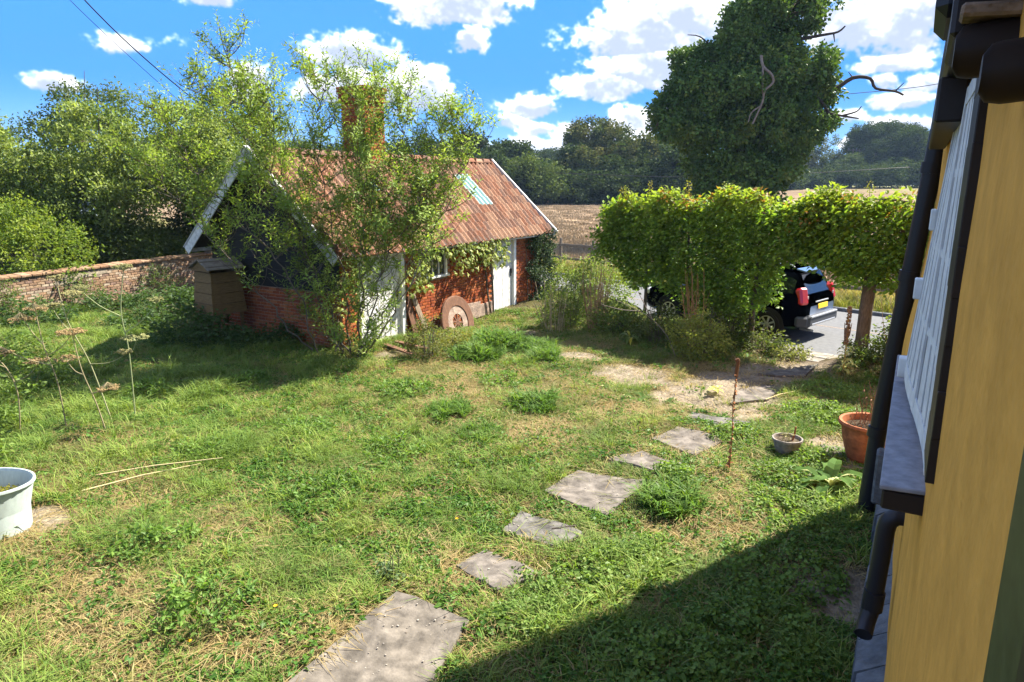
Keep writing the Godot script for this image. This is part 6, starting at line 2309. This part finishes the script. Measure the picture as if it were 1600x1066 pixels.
	for i in docks.size():
		var q = docks[i]
		var t := thing("dock_plant", q[5], "dock plant", Vector3(q[0], gh(q[0], q[1]), q[1]), 0.0, "dock plants in the lawn")
		R.seed = 290 + i
		for k in q[3]:
			var o: Vector3 = Vector3(rr(-1, 1), 0, rr(-1, 1)) * q[2] * 0.5
			part("leaf", dl[k % 3], M["dock%d" % (R.randi() % 4)], t, Transform3D((Basis(Vector3.UP, R.randf() * TAU) * Basis(Vector3(1, 0, 0), rr(-0.3, 0.35))).scaled(Vector3.ONE * rr(0.7, 1.15) * q[4]), o))
	# ---- the big-leaved plant by the terracotta pot
	var cf := thing("big_leaved_plant", "large plant with long shiny leaves near the foot of the downpipe", "plant", Vector3(3.85, gh(3.85, -7.75), -7.75))
	R.seed = 300
	var bl: Array[ArrayMesh] = [big_leaf(0.55, 0.15, 1.35, 0.02, 11), big_leaf(0.48, 0.14, 1.6, 0.02, 12), big_leaf(0.62, 0.16, 1.2, 0.02, 13)]
	for k in 24:
		part("leaf", bl[k % 3], M["dock%d" % (1 + R.randi() % 3)], cf, Transform3D((Basis(Vector3.UP, k * 2.4 + rr(-0.3, 0.3)) * Basis(Vector3(1, 0, 0), rr(-0.55, 0.2))).scaled(Vector3.ONE * rr(0.55, 1.05)), Vector3(rr(-0.05, 0.05), 0.02, rr(-0.05, 0.05))))
	# ---- small shrub before the wheel
	var sl := cluster(20, 0.12, 0.06, 0.03, 0.4, 581)
	clump("young_shrub", "small bushy shrub with fine leaves in front of the old wheel", "shrub", Vector3(-1.75, 0, -14.1), 0.42, 1.0, sl, 95, M["leaf"], Color(0.085, 0.105, 0.03), Color(0.20, 0.21, 0.06), Vector2(0.7, 1.2), 301, "", 14, "bark")
	clump("young_shrub", "low yellowing shrub right beside the old wheel", "shrub", Vector3(-1.15, 0, -14.9), 0.5, 0.5, sl, 70, M["leaf"], Color(0.14, 0.17, 0.035), Color(0.24, 0.24, 0.06), Vector2(0.7, 1.2), 302, "", 8, "bark")
	# ---- growth between outhouse and hedge
	var rl := cluster(18, 0.17, 0.07, 0.045, 0.4, 591)
	var brush := [
		["rose_bush", "leafy green bush just right of the ivied outhouse end", 1.55, -18.3, 0.8, 2.0, 330, Color(0.12, 0.20, 0.045), Color(0.27, 0.35, 0.085)],
		["rose_bush", "leafy bush before the field between outhouse and hedge", 2.55, -19.6, 0.95, 1.95, 330, Color(0.12, 0.20, 0.045), Color(0.27, 0.35, 0.085)],
		["rose_bush", "low green bush at the left foot of the pleached hedge", 2.6, -16.9, 0.7, 0.8, 160, Color(0.09, 0.16, 0.04), Color(0.21, 0.28, 0.065)],
		["rose_bush", "bush with yellow-green leaves and dry grass before the hedge", 3.95, -14.2, 0.62, 1.05, 170, Color(0.16, 0.22, 0.045), Color(0.36, 0.38, 0.08)],
		["rose_bush", "small leafy bush behind the dead branch under the hedge", 3.3, -15.6, 0.55, 1.05, 90, Color(0.07, 0.11, 0.03), Color(0.16, 0.19, 0.05)],
		["rose_bush", "ivy-like growth on the bank by the third hedge trunk", 5.45, -14.6, 0.5, 0.45, 70, Color(0.05, 0.09, 0.025), Color(0.15, 0.18, 0.05)],
		["rose_bush", "leafy weeds under the hedge left of the path gap", 4.9, -15.3, 0.55, 0.7, 80, Color(0.05, 0.085, 0.025), Color(0.13, 0.16, 0.045)],
		["rose_bush", "variegated weeds along the bank edge at the gap", 5.85, -14.2, 0.42, 0.28, 50, Color(0.11, 0.14, 0.05), Color(0.25, 0.27, 0.10)],
		["rose_bush", "green weeds at the foot of the gate post", 7.1, -13.1, 0.6, 0.4, 70, Color(0.06, 0.11, 0.03), Color(0.13, 0.18, 0.04)],
		["rose_bush", "loose growth between gate post and downpipe", 7.5, -12.9, 0.6, 0.9, 80, Color(0.06, 0.11, 0.03), Color(0.15, 0.19, 0.04)],
	]
	for i in brush.size():
		var q = brush[i]
		clump(q[0], q[1], "bush", Vector3(q[2], 0, q[3]), q[4], q[5], rl, q[6], M["leaf"], q[7], q[8], Vector2(0.65, 1.15), 310 + i, "bushes below the hedge", 16, "bark")
	# withered brown stems
	for q in [["withered_stems", "upright bundle of dry reddish-brown stems before the lane", 2.15, -17.3, 0.38, 1.75, 46, Color(0.32, 0.20, 0.12)], ["withered_stems", "sparse dry stems with seed heads at the outhouse end", 1.15, -17.6, 0.5, 1.5, 22, Color(0.34, 0.29, 0.19)], ["withered_stems", "dry orange-brown stems rising through the hedge bush", 4.05, -15.0, 0.3, 1.9, 16, Color(0.36, 0.19, 0.10)], ["withered_stems", "dry seeded stalks between gate post and downpipe", 7.35, -12.6, 0.3, 1.55, 9, Color(0.33, 0.25, 0.15)]]:
		var t := thing(q[0], q[1], "dry stems", Vector3(q[2], gh(q[2], q[3]), q[3]), 0.0, "withered stems before the lane")
		R.seed = 330 + int(q[2] * 10)
		var mb := MB.new()
		for k in q[6]:
			var kk := rr(0.7, 1.3)
			mb.col = Color(q[7].r * kk, q[7].g * kk, q[7].b * kk)
			var o: Vector3 = Vector3(rr(-1, 1), 0, rr(-1, 1)) * q[4] * 0.55
			var e: Vector3 = o * 1.5 + Vector3(rr(-0.25, 0.25), q[5] * rr(0.5, 1.05), rr(-0.25, 0.25))
			var c3 := curve3([o - Vector3(0, 0.05, 0), o.lerp(e, 0.5) + rv(0.06), e], 3)
			mb.tube(c3, taper(c3.size(), 0.010, 0.004), 4, false)
			for j in 3:
				var s: Vector3 = c3[2 + j]
				var d := (rv() + Vector3(0, 0.7, 0)).normalized()
				mb.tube(PackedVector3Array([s, s + d * rr(0.1, 0.3)]), PackedFloat32Array([0.005, 0.002]), 3, false)
				leaf(mb, s + d * 0.12, (rv() + Vector3(0, -0.5, 0)).normalized(), Vector3.UP, 0.07, 0.03, 0.3)
		built("stems", mb, M["stalk"], t).set_meta("kind", "stuff")
	# dead forked branch under the hedge
	var db := thing("dead_branch", "grey forked dead branch leaning before the hedge", "branch", Vector3(3.45, 0, -14.3))
	for q in [[[Vector3(0.05, -0.02, 0), Vector3(-0.15, 0.45, -0.1), Vector3(-0.55, 0.85, -0.3), Vector3(-1.2, 1.15, -0.5)], 0.012], [[Vector3(-0.45, 0.78, -0.25), Vector3(-0.62, 1.1, -0.3), Vector3(-0.75, 1.35, -0.35)], 0.014], [[Vector3(-0.7, 0.93, -0.35), Vector3(-1.1, 0.95, -0.45), Vector3(-1.5, 1.05, -0.5)], 0.011]]:
		var mb := MB.new()
		var a: Array[Vector3] = []
		for p in q[0]:
			a.push_back(p)
		var c3 := curve3(a, 4)
		mb.tube(c3, taper(c3.size(), q[1], q[1] * 0.4), 6)
		built("fork", mb, M["dead wood"], db)
	# ---- mullein on the right of the gap
	var mu := thing("tall_seeded_mullein", "tall yellowing mullein with pale lower leaves before the gate post", "mullein", Vector3(6.35, gh(6.35, -12.8), -12.8))
	R.seed = 350
	var mm := MB.new()
	mm.col = Color(0.36, 0.28, 0.10)
	mm.tube(PackedVector3Array([Vector3(0, -0.05, 0), Vector3(0.01, 0.7, 0), Vector3(-0.02, 1.25, 0)]), PackedFloat32Array([0.018, 0.014, 0.008]), 6)
	mm.col = Color(0.22, 0.13, 0.075)
	for i in 120:
		var y := rr(0.55, 1.28)
		var a := R.randf() * TAU
		mm.box(Vector3(cos(a) * 0.03, y, sin(a) * 0.03), Vector3(0.03, 0.03, 0.03) * rr(0.6, 1.1), Basis(Vector3(1, 1, 0).normalized(), R.randf() * 3.0))
	for k in 3:
		var a := k * 2.1
		mm.tube(PackedVector3Array([Vector3(0, 0.6, 0), Vector3(cos(a) * 0.05, 0.74, sin(a) * 0.05), Vector3(cos(a) * 0.07, 0.96, sin(a) * 0.07)]), PackedFloat32Array([0.007, 0.012, 0.006]), 6)
	built("stalk", mm, M["stalk"], mu)
	var ml := big_leaf(0.3, 0.085, 1.3, 0.01, 21)
	mat("mullein leaf", 0.34, 0.33, 0.10, 0.7, {"back": 0.6})
	for k in 17:
		part("leaf", ml, M["mullein leaf"], mu, Transform3D((Basis(Vector3.UP, k * 2.4) * Basis(Vector3(1, 0, 0), rr(-0.2, 0.3))).scaled(Vector3.ONE * rr(0.6, 1.0)), Vector3(0, 0.04 + k * 0.028, 0)))
	# ---- thin seeding stem right of the slabs
	var ss := thing("seeding_stem", "thin reddish seeding stem standing alone right of the slabs", "stem", Vector3(2.74, gh(2.74, -8.15), -8.15))
	var sb := MB.new()
	sb.col = Color(0.30, 0.13, 0.06)
	var c5 := curve3([Vector3(0, -0.03, 0), Vector3(0.01, 0.5, 0), Vector3(-0.01, 0.95, 0), Vector3(0.03, 1.42, 0)], 5)
	sb.tube(c5, taper(c5.size(), 0.007, 0.004), 5)
	for i in 60:
		var y := rr(0.02, 1.3)
		sb.box(Vector3(rr(-0.015, 0.015), y, rr(-0.015, 0.015)), Vector3(0.02, 0.022, 0.02) * rr(0.5, 1.2), Basis(Vector3(1, 0, 1).normalized(), R.randf() * 3.0))
	for i in 5:
		leaf(sb, Vector3(0, 0.04 + i * 0.03, 0), (rv() + Vector3(0, 0.2, 0)).normalized(), Vector3.UP, 0.07, 0.03, 0.3)
	built("stalk", sb, M["stalk"], ss)
	# ---- pale-leaved seedling and bright trailing cover
	var pale := cluster(13, 0.11, 0.055, 0.045, 0.7, 595)
	clump("pale_seedling", "pale bluish-leaved seedling standing in the near lawn", "seedling", Vector3(-1.1, 0, -5.75), 0.13, 0.30, pale, 15, M["leaf"], Color(0.13, 0.20, 0.09), Color(0.22, 0.30, 0.15), Vector2(0.7, 1.0), 361, "", 6)
	var gc := [[0.35, -5.55, 0.42, "leafy ground elder patch beside the tan slab"], [0.95, -5.9, 0.45, "leafy ground elder patch between the slabs and the house shade"], [0.1, -5.15, 0.3, "leafy ground elder patch nearest the front slab"], [1.45, -6.25, 0.35, "leafy ground elder patch at the shade edge"], [2.0, -4.85, 0.6, "ground elder in the house shade at the bottom, middle patch"], [2.5, -5.9, 0.6, "ground elder in the house shade near the plinth"], [3.05, -6.6, 0.4, "ground elder in the house shade by the waste pipe"], [1.2, -4.5, 0.6, "ground elder in the house shade at the bottom edge"], [3.45, -7.2, 0.35, "low weeds at the foot of the downpipe"], [2.2, -5.3, 0.3, "nettle-like weeds in the shade beside the plinth"], [4.0, -8.5, 0.3, "bright weeds left of the terracotta pot"], [3.35, -8.1, 0.35, "shaded weeds before the small grey pot"], [3.1, -7.2, 0.5, "leafy weeds in the sun just beyond the house shade"], [2.0, -7.9, 0.4, "leafy weeds between the seeding stem and the broad slab"], [3.2, -9.5, 0.4, "leafy weeds behind the small grey pot"], [4.9, -10.4, 0.6, "grassy weeds behind the terracotta pot"], [5.6, -11.6, 0.7, "grassy weeds between the pot and the gate post"]]
	for i in gc.size():
		var q = gc[i]
		clump("ground_elder_patch", q[3], "ground cover", Vector3(q[0], 0, q[1]), q[2], 0.17, pale, int(620 * q[2] * q[2]), M["leaf"], Color(0.085, 0.17, 0.035), Color(0.20, 0.30, 0.07), Vector2(0.55, 1.05), 370 + i, "leafy ground cover patches", 5)
	# variegated arching plant before the hedge
	var va := thing("arching_plant", "arching plant with a yellow leaf at the hedge's left foot", "plant", Vector3(2.75, 0, -15.6))
	R.seed = 395
	mat("yellow leaf", 0.42, 0.38, 0.03, 0.5, {"back": 0.7})
	for k in 14:
		part("leaf", bl[k % 3], M["yellow leaf"] if k < 2 else M["dock%d" % (1 + R.randi() % 2)], va, Transform3D((Basis(Vector3.UP, k * 2.4 + (0.0 if k > 1 else 3.6)) * Basis(Vector3(1, 0, 0), rr(-0.3, 0.3))).scaled(Vector3(0.6, 0.9, 0.9) * rr(0.7, 1.0)), Vector3(0, 0.1, 0)))
	var yl := thing("yellow_green_leaf_tuft", "small tuft of bright yellow-green leaves beside the rusty stake", "plant", Vector3(3.55, gh(3.55, -11.6), -11.6))
	for k in 6:
		part("leaf", dl[k % 3], M["vine2"], yl, Transform3D((Basis(Vector3.UP, k * 1.1)).scaled(Vector3.ONE * 0.75), Vector3(0, 0.05, 0)))


func make_lawn() -> void:
	var g0 := tuft(15, 0.075, 0.085, 0.009, 0.9, 701)
	var g1 := tuft(15, 0.075, 0.11, 0.0095, 1.25, 702)
	var lng := tuft(16, 0.06, 0.26, 0.009, 1.15, 703)
	var dry := tuft(18, 0.10, 0.085, 0.0048, 2.4, 704)
	var weed := cluster(15, 0.095, 0.055, 0.034, 0.7, 705)
	var clover := cluster(18, 0.075, 0.026, 0.022, 0.85, 706)
	var sets := [[], [], [], [], [], []]
	var cols := [PackedColorArray(), PackedColorArray(), PackedColorArray(), PackedColorArray(), PackedColorArray(), PackedColorArray()]
	for i in 6:
		sets[i] = [] as Array[Transform3D]
	var fresh := Color(0.115, 0.21, 0.036)
	var yel := Color(0.235, 0.305, 0.064)
	var deep := Color(0.06, 0.145, 0.024)
	var straw := Color(0.37, 0.30, 0.15)
	R.seed = 990
	var total := 98000
	for i in total:
		var z := -3.4 - 17.2 * pow(R.randf(), 0.95)
		var wz := -z * 0.83 + 1.2
		var x := rr(-wz, minf(wz, 8.5))
		if R.randf() > clampf(wz / 9.0, 0.45, 1.0) * clampf(1.35 + z * 0.035, 0.55, 1.3):
			continue
		var n := across(x, z)
		if n > 14.95 or (n > 13.7 and along(x, z) > -7.2 and along(x, z) < -5.1):
			continue
		var f := x * 0.5 - z * 0.866
		var lat := x * 0.866 + z * 0.5
		if lat > -0.06 and f < 8.9:
			continue
		var lx := (x + 3.73) * 0.515 - (z + 14.89) * 0.857
		var lz := (x + 3.73) * 0.857 + (z + 14.89) * 0.515
		if lz < 0.06 and lx > -0.15:
			continue
		if lz < -4.3 and x < -3.0 and z < -18.5 and lx > -4.0:
			pass
		var dirt := dirt_at(x, z)
		if R.randf() < dirt * 0.94:
			continue
		if on_slab(x, z):
			continue
		var ds := spots_at(dry_spots, x, z)
		var p1 := NA.get_noise_2d(x * 0.55, z * 0.55)
		var p2 := NA.get_noise_2d(x * 0.9 + 30.0, z * 0.9)
		var p3 := NA.get_noise_2d(x * 2.1 - 17.0, z * 2.1)
		var dryness := clampf(ds * 0.85 + p3 * 0.8 + 0.17 + sm(-9.0, -14.0, z) * 0.22 - sm(-1.0, -6.0, x) * 0.10 + dirt * 0.6, 0.0, 1.0)
		var pos := Vector3(x, gh(x, z), z)
		var b := Basis(Vector3.UP, R.randf() * TAU)
		var k := 0
		var sc := rr(0.7, 1.3)
		var c := tint(fresh, yel, 0.45 + p1 * 1.1 + rr(-0.25, 0.25), 0.22)
		if R.randf() < dryness * 0.78:
			k = 3
			c = tint(straw, Color(0.30, 0.22, 0.10), R.randf(), 0.2)
			if R.randf() < 0.25:
				sc *= 1.5
		elif p2 > -0.06 and R.randf() < 0.66:
			k = 4 if R.randf() < 0.6 else 5
			c = tint(deep, fresh, R.randf() + p1 * 0.5, 0.22)
			pos.y += 0.035
		elif R.randf() < 0.10 + 0.3 * sm(0.05, 0.35, p1) + 0.12 * sm(-1.0, -4.5, x):
			k = 2
			sc = rr(0.55, 1.0) * (0.9 + 0.3 * sm(0.1, 0.5, p1) + 0.3 * sm(-2.0, -6.0, x))
			c = tint(fresh, yel, R.randf() + 0.2, 0.2)
		else:
			k = R.randi() % 2
			c = c.lerp(straw, clampf(dryness * 0.7 - 0.15, 0.0, 0.6))
		if p2 < -0.25:
			c = c.lerp(deep, 0.5)
		sets[k].push_back(Transform3D(b.scaled(Vector3.ONE * sc), pos))
		cols[k].push_back(c)
	var names := ["short_grass", "lawn_grass", "long_grass", "dry_grass", "lawn_weeds", "clover"]
	var says := ["short green grass all over the lawn", "leaning green grass all over the lawn", "longer grass tufts in the lawn", "dry straw-coloured grass between the slabs and on the lawn", "small leafy weeds growing through the lawn", "dark clover patches in the lawn"]
	var ms: Array[ArrayMesh] = [g0, g1, lng, dry, weed, clover]
	for i in 6:
		scatter(names[i], ms[i], M["grass"] if i < 4 else M["leaf"], sets[i], cols[i], self).set_meta("label", says[i])
	# litter: twigs and dead leaves
	var lf := MB.new()
	leaf(lf, Vector3(0, 0.01, 0), Vector3(1, 0, 0), Vector3.UP, 0.06, 0.035, 0.4)
	var lx2: Array[Transform3D] = []
	var lc := PackedColorArray()
	for i in 900:
		var z := -4.0 - 11.5 * R.randf()
		var x := rr(-z * -0.75, -z * 0.5)
		if dirt_at(x, z) < 0.2 and R.randf() < 0.75:
			continue
		var f := x * 0.5 - z * 0.866
		if x * 0.866 + z * 0.5 > -0.06 and f < 8.9:
			continue
		lx2.push_back(Transform3D((Basis(Vector3.UP, R.randf() * TAU) * Basis(Vector3(1, 0, 0), rr(-0.6, 0.6))).scaled(Vector3.ONE * rr(0.5, 1.2)), Vector3(x, gh(x, z) + 0.02, z)))
		lc.push_back(tint(Color(0.22, 0.13, 0.06), Color(0.42, 0.33, 0.18), R.randf(), 0.2))
	scatter("leaf_litter", lf.done(), M["stalk"], lx2, lc, self).set_meta("label", "dead leaves scattered over bare earth and lawn")
	# a few fallen dry stalks and buttercup flowers
	var dsx := [[Vector3(-5.3, 0.05, -8.0), Vector3(-3.75, 0.14, -8.4), "long dry stalk lying in the grass, upper of two"], [Vector3(-5.1, 0.05, -7.6), Vector3(-4.0, 0.10, -8.3), "long dry stalk lying in the grass, lower of two"], [Vector3(4.3, 0.04, -11.2), Vector3(4.9, 0.09, -11.5), "dark twig lying on the bare earth"]]
	for q in dsx:
		var mb := MB.new()
		mb.col = Color(0.45, 0.38, 0.2)
		mb.tube(PackedVector3Array([q[0], (q[0] as Vector3).lerp(q[1], 0.5) + Vector3(0, 0.03, 0.02), q[1]]), PackedFloat32Array([0.012, 0.009, 0.005]), 5)
		tag(built("fallen_stalk", mb, M["stalk"], self), q[2], "stalk", "fallen stalks")
	for q in [[-2.55, -4.8, "orange-yellow flower low in the grass at the lower left"], [-2.0, -5.2, "small yellow flower in the lawn left of the seedling"], [-0.6, -6.9, "small yellow flower near the middle of the lawn"]]:
		var mb := MB.new()
		mb.col = Color(0.75, 0.42, 0.02)
		for k in 6:
			var a := TAU * k / 6.0
			leaf(mb, Vector3(0, 0.1, 0), Vector3(cos(a), 0.4, sin(a)).normalized(), Vector3.UP, 0.022, 0.016, 0.2)
		mb.col = Color(0.12, 0.2, 0.04)
		mb.tube(PackedVector3Array([Vector3(0, 0, 0), Vector3(0, 0.1, 0)]), PackedFloat32Array([0.002, 0.002]), 3, false)
		tag(built("yellow_flower", mb, M["stalk"], self, Transform3D(Basis.IDENTITY, Vector3(q[0], gh(q[0], q[1]), q[1]))), q[2], "flower", "yellow flowers in the grass")


var slab_quads := [[[-1.62, -4.25], [-1.02, -5.43], [-0.40, -5.02], [-0.80, -3.95]], [[-0.51, -5.97], [-0.25, -6.23], [0.21, -5.8], [-0.14, -5.5]], [[-0.07, -6.65], [0.11, -7.07], [0.72, -6.58], [0.44, -6.3]], [[0.42, -7.62], [0.86, -8.22], [1.59, -7.84], [1.03, -7.04]], [[1.32, -8.6], [1.78, -8.82], [2.16, -8.32], [1.86, -8.14]], [[2.04, -9.34], [2.48, -9.76], [3.03, -9.34], [2.47, -8.77]], [[2.73, -10.22], [2.9, -10.43], [3.6, -9.95], [3.25, -9.76]], [[3.7, -11.1], [4.1, -11.8], [5.0, -12.1], [4.34, -11.3]], [[4.75, -12.75], [5.18, -13.1], [6.1, -13.4], [5.6, -12.8]]]


func on_slab(x: float, z: float) -> bool:
	for q in slab_quads:
		var c := Vector2((q[0][0] + q[2][0]) * 0.5, (q[0][1] + q[2][1]) * 0.5)
		if absf(x - c.x) > 1.0 or absf(z - c.y) > 1.0:
			continue
		var p := Vector2(x, z)
		p = c + (p - c) * 0.86
		var s := 0
		for i in 4:
			var a := Vector2(q[i][0], q[i][1])
			var b := Vector2(q[(i + 1) % 4][0], q[(i + 1) % 4][1])
			s += 1 if (b - a).cross(p - a) > 0.0 else -1
		if absi(s) == 4:
			return true
	return false
